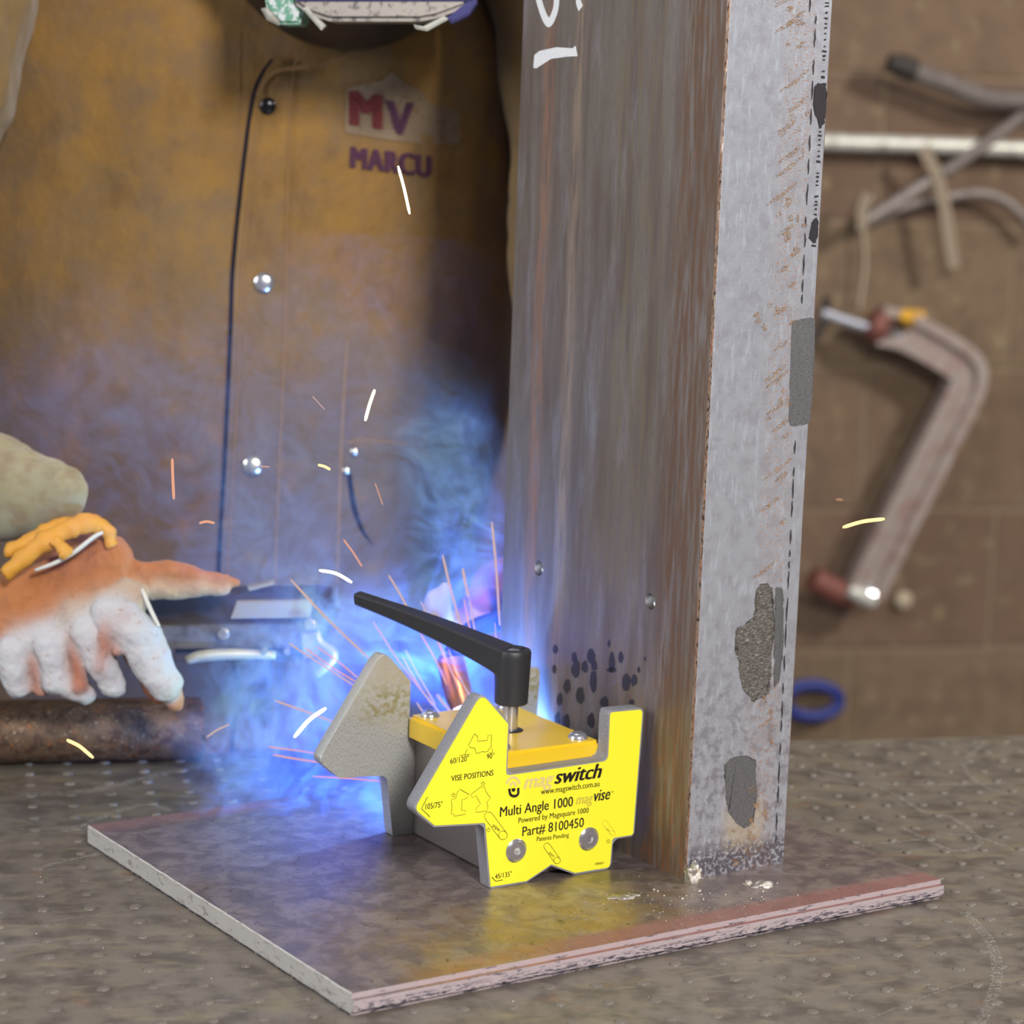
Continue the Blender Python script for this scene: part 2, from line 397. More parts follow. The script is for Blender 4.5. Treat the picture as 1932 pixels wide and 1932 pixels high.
for _ in range(420):
    x = random.uniform(30, 1900); y = random.uniform(1620, 1930); P = onplane(x, y, (0, 0, 0), (0, 0, 1)); q = PMi @ P
    if -.004 < q.x < PW + .004 and -.004 < q.y < PD + .004: continue
    bmesh.ops.create_icosphere(bm, subdivisions=1, radius=random.uniform(.00012, .0004), matrix=Matrix.Translation(P + Vector((0, 0, .0002))))
tag(obj('table_spatter', bm, m_weld, table, 180, world=True), kind='stuff')
# ================================================================== STEEL CHANNEL COLUMN
KP = Vector((.10321971, 1.30872252, PT)); KYAW = .592377; KM = frame(KP, KYAW); KW, KD = .07217, .1937
ku = Vector((math.cos(KYAW), math.sin(KYAW), 0)); kw = Vector((-ku.y, ku.x, 0))
m_web = mat('web_mill_scale', srgb(130, 121, 112), .48, .45, [
    dict(c=srgb(108, 94, 86), s=(16, 16, 1.6), lo=.34, hi=.70, d=3, w=.3, a=.85), dict(c=srgb(150, 146, 148), s=(12, 14, 2.4), o=(0, 3, 1), lo=.48, hi=.72, d=3, a=.55, w=.5), dict(c=srgb(110, 100, 96), s=(90, 90, 30), lo=.45, hi=.65, a=.35),
    dict(c=srgb(138, 124, 92), s=(30, 36, 4), lo=.42, hi=.68, win=[('Y', .04, .055), ('Y', .105, .085)], a=.5),
    dict(c=srgb(150, 108, 84), s=(60, 60, 7), lo=.34, hi=.62, win=[('Y', .154, .161), ('Y', .173, .165)], a=.75, r=.6, m=.2),
    dict(c=srgb(156, 134, 112), s=(50, 60, 5), lo=.34, hi=.62, win=[('Y', .124, .131), ('Y', .141, .134)], a=.7, r=.6, m=.2),
    dict(c=srgb(104, 76, 56), s=(60, 60, 5), lo=.35, hi=.6, win=[('Y', .044, .030)], a=.85, r=.6, m=.25),
    dict(c=srgb(168, 98, 44), s=(170, 170, 40), lo=.58, hi=.66, d=7, rg=.75, win=[('Y', .004, .02), ('Y', .052, .03)], a=.9, r=.8, m=0),
    dict(c=srgb(150, 86, 40), s=(60, 60, 14), lo=.50, hi=.68, win=[('Z', .14, .03)], a=.55, r=.75, m=.1),
    dict(c=srgb(178, 110, 50), s=(90, 500, 500), lo=.70, hi=.74, d=3, a=.8, r=.8), dict(c=srgb(40, 34, 32), s=600, lo=.66, hi=.72, d=2, a=.5)],
    bump=[dict(s=(400, 400, 160), st=.14, dist=.0004, d=4)])
m_flange = mat('flange_scale', srgb(168, 170, 178), .45, .45, [
    dict(c=srgb(150, 148, 156), s=22, lo=.40, hi=.68, d=6, a=.7), dict(c=srgb(186, 192, 202), s=(60, 60, 14), o=(2, 2, 0), lo=.52, hi=.66, a=.6),
    dict(c=srgb(120, 114, 122), s=30, lo=.46, hi=.62, win=[('Z', .18, .05)], a=.7), dict(c=srgb(196, 180, 150), s=50, lo=.3, hi=.5, win=[('Z', .05, .03), ('Z', .008, .016), ('X', .02, .032), ('X', .058, .05)], a=.6),
    dict(c=srgb(84, 78, 88), s=75, lo=.42, hi=.52, win=[('Z', .022, .010)], a=.9),
    dict(c=srgb(158, 104, 44), s=(90, 90, 200), rot=(0, .75, 0), lo=.56, hi=.60, d=5, rg=.75, win=[('X', .034, .044), ('X', .064, .058)], a=1, r=.85, m=0),
    dict(c=srgb(176, 120, 66), s=260, lo=.62, hi=.67, d=4, win=[('X', .030, .050)], a=.7, r=.85, m=0),
    dict(c=srgb(150, 120, 90), s=240, lo=.60, hi=.66, d=3, win=[('X', .004, .001)], a=.7), dict(c=srgb(212, 216, 222), s=500, lo=.66, hi=.71, d=2, a=.7),
    dict(c=srgb(90, 86, 92), s=520, o=(4, 4, 4), lo=.66, hi=.72, d=2, a=.6)],
    bump=[dict(s=420, st=.3, dist=.0006, d=4), dict(s=60, st=.2, dist=.0008)])
m_corner = mat('worn_corner', srgb(150, 128, 112), .4, .5, [dict(c=srgb(48, 38, 34), s=(300, 300, 60), lo=.50, hi=.6), dict(c=srgb(165, 104, 66), s=(200, 200, 20), o=(1, 2, 3), lo=.52, hi=.66, a=.9), dict(c=srgb(230, 215, 200), s=(200, 200, 25), lo=.55, hi=.7, win=[('Z', .15, .3)])])
CT = .009; HT = .62
prof = [(0, 0), (KW, 0), (KW, .0065), (CT, CT + .001), (CT, KD - CT - .001), (KW, KD - .0065), (KW, KD), (0, KD)]
poly = round_poly(prof, [.0022, .0028, .002, .008, .008, .002, .003, .002], 4)
bm = bmesh.new(); prism(bm, poly, lambda x, y, d: Vector((x, y, d)), 0, HT)
cut = bmesh.new()
W = lambda x, y: KM.inverted() @ onplane(x, y, KP, ku)
holes = [W(1016, 1072), W(1227, 1135)]
for h in holes:
    lathe(cut, [(.0046, -.003), (.0046, .0052), (.0008, .0072)], 28, Matrix.Translation((0, h.y, h.z)) @ Matrix.Rotation(pi / 2, 4, 'Y'))
cm = bpy.data.meshes.new('cut'); cut.to_mesh(cm); cut.free(); co = bpy.data.objects.new('cut', cm); COL.objects.link(co)
me = evaluated(bm, [('BOOLEAN', dict(object=co, operation='DIFFERENCE', solver='EXACT'))], 'channel_body'); bpy.data.objects.remove(co)
for m_ in (m_web, m_flange, m_corner): me.materials.append(m_)
for p in me.polygons:
    n = p.normal; c = p.center
    if n.y < -.9: p.material_index = 1
    elif c.y < .003 and c.x < .003 and abs(n.z) < .5 and n.x > -.97: p.material_index = 2
    else: p.material_index = 0
column = root('steel_channel', KM, 'tall upright steel channel with rusty brown web and grey flange standing on the plate', 'steel channel')
me_obj('channel_body', me, None, column, 32)
m_bright = mat('bright_cut_steel', srgb(225, 225, 225), .2, 1, bump=dict(s=(900, 900, 60), st=.4, dist=.0004))
for h in holes:
    bm = bmesh.new(); lathe(bm, [(.0045, .0006), (.0045, .0052), (.0007, .0071)], 28, Matrix.Translation((0, h.y, h.z)) @ Matrix.Rotation(pi / 2, 4, 'Y'), cap=False)
    bmesh.ops.reverse_faces(bm, faces=bm.faces)
    o = obj('drilled_hole', bm, m_bright, column, 50); o['label'] = 'bright bare metal drilled hole'
def webpt(x, y, off=.00012): return onplane(x, y, KP - ku * off, ku)
def flpt(x, y, off=.00012): return onplane(x, y, KP - kw * off, kw)
# chalk marks
m_chalk = mat('chalk', srgb(238, 238, 236), .9, 0, alpha=dict(s=(900, 900, 900), lo=.34, hi=.44, d=3))
def chalk(pts, wd):
    bm = bmesh.new(); P = bez([webpt(*p, .0002) for p in pts], 8); ribbon(bm, P, wd, -ku); return obj('chalk_mark', bm, m_chalk, column, world=True)
bm_ = None
bm = bmesh.new(); vs = [bm.verts.new(webpt(*p, .0002)) for p in [(1008, 104), (1018, 96), (1050, 89), (1080, 91), (1086, 86), (1090, 106), (1070, 107), (1040, 111), (1012, 129), (1006, 128)]]; bm.faces.new(vs)
obj('chalk_mark', bm, m_chalk, column, world=True)
chalk([(1022, -60), (1014, -20), (1022, 18), (1034, 42), (1044, 30), (1050, 0), (1044, -60)], .0055)
chalk([(1082, -40), (1090, -10), (1092, 6), (1096, 16)], .005)
# splash stains on the web
m_stain = mat('dark_stain', srgb(56, 50, 52), .45, .3, [dict(c=srgb(58, 54, 60), s=200)])
bm = bmesh.new()
def spot(x, y, rx, ry, f=webpt, off=.00015):
    vs = []; s0 = random.random() * 9
    for k in range(16):
        a = 2 * pi * k / 16; q = 1 + .28 * noise.noise(Vector((math.cos(a) * 1.4 + s0, math.sin(a) * 1.4, s0)))
        vs.append(bm.verts.new(f(x + rx * q * math.cos(a), y + ry * q * math.sin(a), off)))
    bm.faces.new(vs)
for x, y, rx, ry in [(1084, 1240, 5, 11), (1086, 1262, 8, 15), (1103, 1258, 7, 11), (1115, 1238, 8, 13), (1121, 1256, 6, 10), (1120, 1285, 7, 20), (1070, 1295, 7, 13), (1095, 1312, 8, 16), (1154, 1250, 6, 18), (1171, 1240, 5, 10), (1149, 1214, 3, 7), (1154, 1264, 9, 5), (1181, 1287, 8, 17), (1196, 1284, 7, 11), (1205, 1264, 3, 6), (1056, 1320, 6, 12), (1140, 1325, 9, 10), (1192, 1325, 5, 6), (1068, 1362, 8, 14), (1052, 1358, 6, 14), (1115, 1360, 8, 14), (1217, 1243, 2, 4), (1048, 1225, 5, 9), (1046, 1262, 4, 8)]: spot(x, y, rx, ry)
tag(obj('splash_stains', bm, m_stain, column, world=True), kind='stuff')
# ground patches and the mill line on the flange
m_grind = mat('ground_steel', srgb(118, 112, 106), .30, .7, alpha=dict(s=150, lo=.30, hi=.40, d=4), layers= [dict(c=srgb(180, 177, 172), s=(70, 70, 330), rot=(0, .35, 0), lo=.46, hi=.66), dict(c=srgb(215, 213, 210), s=(60, 60, 120), rot=(0, .35, 0), o=(3, 3, 3), lo=.56, hi=.70), dict(c=srgb(104, 96, 90), s=(40, 40, 60), lo=.5, hi=.65, a=.7)], bump=dict(s=(80, 80, 900), rot=(0, .35, 0), st=.5, dist=.0005))
m_grind2 = mat('ground_steel_dark', srgb(122, 122, 124), .5, .6, alpha=dict(s=260, lo=.28, hi=.38, d=4), layers= [dict(c=srgb(92, 90, 90), s=(100, 100, 900), lo=.45, hi=.6)], bump=dict(s=(80, 80, 900), st=.4, dist=.0005))
def patch(pts, m_, jag=2.5):
    bm = bmesh.new(); P = []
    pts = [tuple(p) for p in round_poly(pts, 9, 3)]; n = len(pts)
    for i in range(n):
        a = pts[i]; b = pts[(i + 1) % n]
        for k in range(12):
            t = k / 12; x = a[0] + (b[0] - a[0]) * t; y = a[1] + (b[1] - a[1]) * t
            P.append((x + jag * noise.noise(Vector((x * .11, y * .11, 0))) + jag * .8 * noise.noise(Vector((x * .5, y * .5, 5))), y + jag * noise.noise(Vector((x * .11, y * .11, 9))) + jag * .8 * noise.noise(Vector((x * .5, y * .5, 12)))))
    vs = [bm.verts.new(flpt(*p, .00015)) for p in P]; f = bm.faces.new(vs); bmesh.ops.triangulate(bm, faces=[f])
    return obj('ground_patch', bm, m_, column, world=True)
patch([(1388, 1190), (1402, 1182), (1425, 1160), (1430, 1105), (1455, 1100), (1460, 1180), (1455, 1250), (1450, 1310), (1420, 1322), (1402, 1300), (1390, 1240)], m_grind, 6)
patch([(1463, 1105), (1478, 1110), (1478, 1220), (1468, 1290), (1460, 1300), (1462, 1200)], m_grind2)
patch([(1367, 1440), (1392, 1425), (1426, 1432), (1428, 1500), (1420, 1555), (1400, 1565), (1376, 1530), (1367, 1490)], m_grind2, 5)
patch([(1496, 605), (1538, 598), (1536, 700), (1528, 800), (1489, 805), (1491, 700)], m_grind2, 2)
patch([(1537, 160), (1560, 155), (1558, 220), (1548, 250), (1535, 200)], m_stain, 3)
patch([(1533, 415), (1545, 412), (1540, 460), (1527, 450)], m_stain, 3)
bm = bmesh.new()
def fline(y): return 1541 + (1468 - 1541) * y / 1500.
y = -10
while y < 1580:
    L_ = random.uniform(12, 46)
    if not 560 < y < 800: ribbon(bm, [flpt(fline(y + L_ * k / 4) + random.uniform(-.7, .7) - 12 * (y < 0), y + L_ * k / 4, .0002) for k in range(5)], lambda t: .0012 * math.sin(pi * min(max(t, .12), .88)), -kw)
    y += L_ + random.uniform(2, 26)
y = 5
while y < 470:
    j = random.uniform(1.5, 4); ribbon(bm, [flpt(1561 - y * .055 - j, y, .0002), flpt(1561 - y * .055 + j, y + random.uniform(-1, 2), .0002)], random.uniform(.0006, .0014), -kw); y += random.choice((7, 9, 10, 12, 22))
tag(obj('mill_marks', bm, m_stain, column, world=True), kind='stuff')
m_rustmark = mat('rust_flecks', srgb(160, 116, 60), .85, 0, [dict(c=srgb(92, 66, 42), s=260, lo=.48, hi=.58), dict(c=srgb(190, 184, 176), s=200, o=(5, 0, 0), lo=.55, hi=.62)], alpha=dict(s=300, lo=.51, hi=.56, d=5))
bm = bmesh.new(); y = -30
while y < 1600:
    f = fline(y); L_ = random.choice((14, 22, 30, 44, 58)); o_ = random.uniform(2, 30)
    if y < 1060 or y > 1570 or 1325 < y < 1400:
        ribbon(bm, bez([flpt(f - o_, y, .00018), flpt(f - o_ - L_ * .5, y + L_ * .42, .00018), flpt(f - o_ - L_, y + L_ * .75, .00018)], 4), lambda t: .0020 * (.4 + math.sin(pi * t)), -kw)
    y += random.uniform(10, 52) if y < 950 else random.uniform(30, 110)
for cx, cy, n_ in ((1490, 420, 9), (1500, 40, 5), (1450, 600, 5), (1470, 760, 4), (1440, 1520, 5), (1455, 1370, 4), (1410, 1590, 5), (1490, 240, 5)):
    for _ in range(n_): spot(random.gauss(cx, 14), random.gauss(cy, 26), random.uniform(3, 7), random.uniform(4, 9), flpt, .00022)
tag(obj('rust_flecks', bm, m_rustmark, column, world=True), kind='stuff')
# ================================================================== MAGNETIC WELDING CLAMP
DYAW = math.radians(32.762); DP = Vector((-.0038, 1.2836, PT)); DM = frame(DP, DYAW); DMi = DM.inverted()
du = Vector((math.cos(DYAW), math.sin(DYAW), 0)); dw = Vector((-du.y, du.x, 0))
clamp = root('magnetic_welding_clamp', DM, 'yellow faced magnetic welding clamp with a black lever, standing beside the channel', 'welding clamp')
m_steel = mat('cut_plate_steel', srgb(176, 176, 180), .5, .4, [dict(c=srgb(118, 118, 124), s=700, lo=.42, hi=.62, d=3), dict(c=srgb(190, 190, 192), s=900, lo=.6, hi=.7, d=2, a=.6)], bump=dict(s=900, st=.6, dist=.0006, d=3))
m_brush = mat('brushed_plate', srgb(196, 196, 190), .42, .35, [
    dict(c=srgb(138, 140, 146), s=(900, 900, 130), lo=.45, hi=.62, d=3, win=[('Z', .092, .068)]), dict(c=srgb(150, 140, 80), s=60, lo=.40, hi=.6, win=[('Z', .066, .074), ('Z', .100, .082), ('X', -.036, -.012)], a=.75),
    dict(c=srgb(196, 180, 150), s=50, lo=.35, hi=.55, win=[('Z', .085, .095), ('X', -.028, -.006)], a=.6), dict(c=srgb(215, 215, 210), s=400, lo=.62, hi=.7, a=.5)], bump=dict(s=(900, 900, 160), st=.3, dist=.0004))
m_yellow = mat('yellow_face', (.98, .90, .035), .38, 0, coat=.2)
m_cap = mat('yellow_cap_paint', (.88, .57, .02), .28, 0, coat=.4, layers=[dict(c=srgb(90, 70, 20), s=260, lo=.72, hi=.76, a=.8)])
m_body = mat('grey_magnet_body', srgb(136, 128, 124), .42, .4, [dict(c=srgb(140, 130, 124), s=(20, 20, 20), lo=.45, hi=.6, a=.6)])
m_black = mat('black_lever', srgb(44, 44, 48), .42, 0, bump=dict(s=900, st=.25, dist=.0003))
m_nickel = mat('bright_screw', srgb(206, 206, 212), .24, .85)
m_hex = mat('hex_floor', srgb(236, 236, 232), .5, .1)
m_print = mat('black_print', srgb(28, 20, 20), .5)
m_tan = mat('tan_print', srgb(226, 206, 130), .5)
m_olive = mat('olive_print', srgb(206, 190, 70), .5)
m_thin = mat('thin_print', srgb(96, 84, 20), .5)
outline = [(-10.8, 111.5), (7.9, 91.6), (7.6, 63.4), (73.0, 63.9), (73.0, 91.6), (96.9, 91.0), (94.2, 16.9), (80.0, 16.9), (79.2, 0), (54.7, 0), (38.7, 7.2), (23.0, 0), (-1.2, 0), (-6.3, 36.8), (-37.6, 39.4), (-51.2, 50.9)]
rads = [5.5, 3.0, 3.5, 4.5, 2.5, 3.0, 2.0, 3.0, 3.0, .8, 1.5, .8, 1.2, 2.5, 1.5, 4.5]
mm = .001
fp = [(p.x * mm, p.y * mm) for p in round_poly(outline, rads, 6)]
bm = bmesh.new(); prism(bm, fp, lambda x, y, d: Vector((x, d, y)), 0, .009, bevel=.0005)
front = obj('front_plate', bm, m_steel, clamp, 35)
def inset(poly, d):
    n = len(poly); A = sum(poly[i][0] * poly[(i + 1) % n][1] - poly[(i + 1) % n][0] * poly[i][1] for i in range(n)); s = 1 if A > 0 else -1
    o = []
    for i in range(n):
        p = Vector(poly[i]); a = (p - Vector(poly[i - 1])).normalized(); b = (Vector(poly[(i + 1) % n]) - p).normalized()
        na = Vector((-a.y, a.x)) * s; nb = Vector((-b.y, b.x)) * s; m = (na + nb).normalized(); o.append(p + m * d / max(.4, m.dot(na)))
    return o
yp = [(p.x * mm, p.y * mm) for p in round_poly([tuple(q) for q in inset(outline, .95)], [max(.5, r - .6) for r in rads], 6)]
bm = bmesh.new(); prism(bm, yp, lambda x, y, d: Vector((x, d, y)), -.00025, .0001)
yface = obj('yellow_face_label', bm, m_yellow, clamp, 30); yface['label'] = 'bright yellow printed face of the front plate'
def face2(x, y):
    p = DMi @ onplane(x, y, DP, dw); return Vector((p.x, p.z))
def fl(p, off=.0004): return Vector((p[0], -off, p[1]))
FONT = {}
def text_on(name, s, a, b, m, shear=0, bold=0, h=1.0):
    cu = bpy.data.curves.new('t', 'FONT'); cu.body = s; cu.size = 1; cu.shear = shear; cu.resolution_u = 3
    o = bpy.data.objects.new('t', cu); COL.objects.link(o); dg = bpy.context.evaluated_depsgraph_get(); dg.update()
    me = bpy.data.meshes.new_from_object(o.evaluated_get(dg)); bpy.data.objects.remove(o)
    xs = [v.co.x for v in me.vertices]; x0, x1 = min(xs), max(xs); a = Vector(a); b = Vector(b)
    k = (b - a).length / (x1 - x0); ex = (b - a).normalized(); ey = Vector((-ex.y, ex.x))
    for v in me.vertices:
        p = a + ex * (v.co.x - x0) * k + ey * v.co.y * k * h; v.co = fl(p)
    if bold:
        bm = bmesh.new()
        for q in range(-2, 3):
            n0 = len(bm.verts); bm.from_mesh(me); bm.verts.ensure_lookup_table()
            for v in bm.verts[n0:]: v.co += Vector((q * bold * k * .5, -q * .000012, abs(q) * .1 * bold * k))
        bm.to_mesh(me); bm.free()
    me.name = name; me.materials.clear(); return me_obj(name, me, m, yface)
F = face2
for s, a, b, m_, sh, bo, h in [
    ('60/120°', (848.8, 1441), (884, 1434.7), m_print, 0, .004, 1.15), ('90°', (917.8, 1432), (932, 1429.7), m_print, 0, .004, 1.15),
    ('VISE POSITIONS', (850.7, 1473.8), (930, 1462.7), m_print, 0, .01, 1.2), ('105/75°', (802, 1527), (834.5, 1522), m_print, 0, .004, 1.25),
    ('Multi Angle 1000', (942.6, 1540.9), (1079.9, 1520.4), m_print, 0, .012, 1.15), ('mag', (1086, 1518), (1118, 1513.5), m_olive, .25, .02, 1.25), ('vise', (1120, 1511.7), (1150, 1507.3), m_print, .25, .02, 1.3),
    ('mag', (988, 1488.3), (1044, 1480), m_tan, .3, .035, 1.0), ('switch', (1046, 1479), (1133.4, 1466.8), m_print, .3, .035, 1.0),
    ('www.magswitch.com.au', (1019.7, 1499), (1130, 1483), m_print, 0, .006, 1.2), ('Powered by Magsquare 1000', (977.4, 1552.7), (1109.7, 1532.8), m_print, 0, .006, 1.1),
    ('Part# 8100450', (984.8, 1577.5), (1100.4, 1559.5), m_print, 0, .008, 1.15), ('Patents Pending', (1012, 1587), (1072.4, 1578.8), m_print, 0, .006, 1.1),
    ('45/135°', (933.3, 1658.3), (965, 1652.7), m_print, 0, .002, 1.2), ('pipe', (928.5, 1558.5), (940.5, 1568.5), m_print, 0, .006, .8),
    ('pipe', (1034.5, 1609.5), (1043.5, 1617), m_print, 0, 0, .8), ('pipe', (1143.6, 1564), (1149, 1568.8), m_thin, 0, 0, .8), ('1000051', (1121.5, 1632), (1138.3, 1629.7), m_thin, 0, .01, 1.0), ('TM', (1152, 1496), (1157, 1495.3), m_print, 0, 0, 1.0), ('®', (1136, 1451), (1139, 1450.5), m_olive, 0, 0, 1.0)]:
    text_on('lettering', s, F(*a), F(*b), m_, sh, bo, h)
def strokes(lines, wd, m_, name='line_drawing'):
    bm = bmesh.new()
    for L in lines: ribbon(bm, [fl(p) for p in L], wd, (0, -1, 0))
    return obj(name, bm, m_, yface)
c1 = lambda x, y: F(760 + x * .12422, 1290 + y * .12422); c3 = lambda x, y: F(760 + x * .12422, 1480 + y * .12422); c4 = lambda x, y: F(960 + x * .12422, 1480 + y * .12422)
def cl(f, pts): q = [f(*p) for p in pts]; return q + [q[0], q[1]]
strokes([cl(c1, [(1085, 757), (1130, 800), (1135, 873), (1280, 855), (1290, 778), (1343, 773), (1335, 970), (1305, 985), (1290, 1020), (1240, 1035), (1200, 1025), (1170, 1045), (1110, 1055), (1090, 975), (1025, 970), (990, 935)]),
    [c1(975, 990), c1(935, 1075)], [c1(857, 1088), c1(1015, 1068)], [c1(1357, 985), c1(1352, 1045), c1(1308, 1050)]], .00032, m_thin)
strokes([cl(c3, [(865, 72), (1003, 152), (965, 210), (895, 225), (885, 390), (947, 390), (942, 450), (775, 480), (765, 448), (728, 445), (745, 330), (730, 250), (740, 225), (800, 205), (830, 100)]),
    cl(c3, [(1025, 155), (1185, 28), (1205, 50), (1235, 35), (1265, 120), (1325, 200), (1270, 270), (1288, 330), (1270, 400), (1105, 422), (1115, 350), (1175, 293), (1105, 165), (1052, 198)])], .00030, m_thin)
strokes([[c3(370, 185), c3(278, 365), c3(405, 490)], [c3(1343, 1400), c3(1405, 1468), c3(1512, 1447)]], .0004, m_print)
def star(f, x, y, r):
    return cl(f, [(x + (r if k % 2 == 0 else r * .45) * math.sin(pi * k / 5), y - (r if k % 2 == 0 else r * .45) * math.cos(pi * k / 5)) for k in range(10)])
strokes([star(c3, 765, 158, 36), star(c1, 1213, 1518, 38), star(c3, 1292, 690, 38), star(c4, 1505, 860, 34)], .0003, m_thin, 'star_mark')
def pipe_(f, a, b, r):
    a = Vector(a); b = Vector(b); d = (b - a).normalized(); n = Vector((-d.y, d.x)); L = []
    for k in range(13): t = pi * k / 12; L.append(a + n * r * math.cos(t) - d * r * math.sin(t))
    for k in range(13): t = pi * k / 12; L.append(b - n * r * math.cos(t) + d * r * math.sin(t))
    E = [b + n * r * math.cos(2 * pi * k / 20) * .98 + d * r * math.sin(2 * pi * k / 20) for k in range(20)]
    return [cl(f, [tuple(p) for p in L]), cl(f, [tuple(p) for p in E])]
strokes(pipe_(c3, (1300, 482), (1515, 770), 66) + pipe_(c4, (575, 937), (728, 1152), 50), .00028, m_thin, 'pipe_drawing')
strokes(pipe_(c4, (1455, 582), (1570, 738), 38), .0002, m_olive, 'pipe_drawing')
# shield emblem
ccx, ccy = 1672, 1560
def arc(f, cx, cy, rx, ry, a0, a1, n=18): return [f(cx + rx * math.cos(math.radians(a0 + (a1 - a0) * k / n)), cy - ry * math.sin(math.radians(a0 + (a1 - a0) * k / n))) for k in range(n + 1)]
strokes([arc(c1, 1672, 1545, 98, 125, 12, 168), arc(c1, 1672, 1560, 42, 60, 0, 180)], .0016, m_tan, 'emblem')
strokes([[c1(1610, 1590), c1(1622, 1660)] + arc(c1, 1685, 1650, 64, 56, 200, 350) + [c1(1748, 1580)]], .0015, m_print, 'emblem')
bm = bmesh.new(); vs = [bm.verts.new(fl(c1(*p), .00045)) for p in [(1645, 1588), (1702, 1582), (1704, 1612), (1688, 1638), (1662, 1638), (1648, 1618)]]; bm.faces.new(vs); obj('emblem', bm, m_print, yface)
# bolts on the face (button heads with hex socket)
def screw(parent, M, R, H, name='socket_screw'):
    bm = bmesh.new(); hx = R * .44
    lathe(bm, [(R, 0), (R, .0004), (R * .96, H * .35), (R * .82, H * .72), (R * .60, H * .97), (hx * 1.12, H)], 32, M, cap=False)
    hexr = [(hx * math.cos(k * pi / 3), hx * math.sin(k * pi / 3)) for k in range(6)]
    bm.verts.ensure_lookup_table(); last = bm.verts[-32:]
    top_ = [bm.verts.new(M @ Vector((*p, H))) for p in hexr]; bot = [bm.verts.new(M @ Vector((*p, H * .25))) for p in hexr]
    for k in range(6): bm.faces.new((top_[k], top_[(k + 1) % 6], bot[(k + 1) % 6], bot[k]))
    bm.faces.new(bot)
    for k in range(32):
        a = int((k / 32 * 6) % 6); a2 = int((((k + 1) % 32) / 32 * 6) % 6)
        if a == a2: bm.faces.new((last[k], last[(k + 1) % 32], top_[a] if False else top_[(int(round(k / 32 * 6))) % 6]))
        else: bm.faces.new((last[k], last[(k + 1) % 32], top_[(int(round((k + .5) / 32 * 6))) % 6]))
    bmesh.ops.contextual_create(bm, geom=[e for e in bm.edges if len(e.link_faces) == 1 and all(v in top_ or v in last for v in e.verts)][:0]) if False else None
    # collar between hexagon and rim
    ed = [e for e in bm.edges if len(e.link_faces) == 1]
    try: bmesh.ops.holes_fill(bm, edges=ed, sides=40)
    except Exception: pass
    bmesh.ops.recalc_face_normals(bm, faces=bm.faces)
    return obj(name, bm, m_nickel, parent, 35)
RX = Matrix.Rotation(pi / 2, 4, 'X')
for x, y in ((972.6, 1604), (1109.5, 1582)):
    p = face2(x, y)
    bm = bmesh.new(); lathe(bm, [(.0066, 0), (.0066, .0006), (.0062, .0009)], 32, Matrix.Translation((p.x, -.0003, p.y)) @ RX); obj('bolt_washer', bm, m_nickel, clamp, 35)
    M_ = Matrix.Translation((p.x, -.0008, p.y)) @ RX
    bm = bmesh.new(); lathe(bm, [(.0058, 0), (.0058, .0006), (.0052, .0012), (.0040, .0010), (.0029, .0013)], 36, M_, cap=False)
    hx = [M_ @ Vector((.0024 * math.cos(k * pi / 3), .0024 * math.sin(k * pi / 3), 0)) for k in range(6)]
    bm.verts.ensure_lookup_table(); rim = bm.verts[-36:]
    a_ = [bm.verts.new(M_ @ Vector((.0024 * math.cos(k * pi / 3), .0024 * math.sin(k * pi / 3), .0012))) for k in range(6)]; b_ = [bm.verts.new(M_ @ Vector((.0024 * math.cos(k * pi / 3), .0024 * math.sin(k * pi / 3), .0004))) for k in range(6)]
    for k in range(6):
        for j in range(6): bm.faces.new((rim[k * 6 + j], rim[(k * 6 + j + 1) % 36], a_[k] if j < 3 else a_[(k + 1) % 6]))
        bm.faces.new((rim[(k * 6 + 3) % 36], a_[(k + 1) % 6], a_[k])); bm.faces.new((a_[k], a_[(k + 1) % 6], b_[(k + 1) % 6], b_[k]))
    f_ = bm.faces.new(b_); f_.material_index = 1; bmesh.ops.recalc_face_normals(bm, faces=bm.faces)
    obj('face_bolt', bm, [m_nickel, m_hex], clamp, 30)
# magnet body, cap, back plate
bm = bmesh.new(); bx(bm, (.012, .009, .0005), (.072, .106, .059), .001); obj('magnet_body', bm, m_body, clamp, 30)
bm = bmesh.new()
capoutline = round_poly([(6, 9.4), (75.5, 9.4), (75.5, 104.6), (6, 104.6)], 2.5, 5)
prism(bm, [(p[0] * mm, p[1] * mm) for p in capoutline], lambda x, y, d: Vector((x, y, d)), .0592, .0722)
te = [e for e in bm.edges if all(v.co.z > .072 for v in e.verts)]
bmesh.ops.bevel(bm, geom=te, offset=.0018, segments=4, affect='EDGES')
obj('top_cap', bm, m_cap, clamp, 35)
bm = bmesh.new(); prism(bm, fp, lambda x, y, d: Vector((x, d, y)), .106, .115, bevel=.0006)
for v in bm.verts: pass
bp = obj('back_plate', bm, m_brush, clamp, 35); bp['label'] = 'bare brushed steel back plate of the same outline'
for x, y in ((15, 19), (66.5, 19.5), (15.5, 96), (66.5, 95), (24, 56)):
    screw(clamp, Matrix.Translation((x * mm, y * mm, .0722)), .0056, .0034, 'cap_screw')
SX, SY = .0409, .0502
bm = bmesh.new(); lathe(bm, [(.0075, .0721), (.0075, .0724), (.0068, .0728), (.0045, .0728)], 32, Matrix.Translation((SX, SY, 0))); obj('shaft_collar', bm, m_stain, clamp, 35)
bm = bmesh.new(); lathe(bm, [(.0042, .072), (.0042, .096)], 32, Matrix.Translation((SX, SY, 0))); obj('shaft', bm, m_nickel, clamp, 35)
lev = None
bm = bmesh.new()
lathe(bm, [(.0088, .0878), (.0094, .0884), (.0104, .1150), (.0104, .1175), (.0098, .1190), (.0080, .1196), (.0066, .1196), (.0064, .1168), (.002, .1166)], 40, Matrix.Translation((SX, SY, 0)))
obj('lever_hub', bm, m_black, clamp, 40)
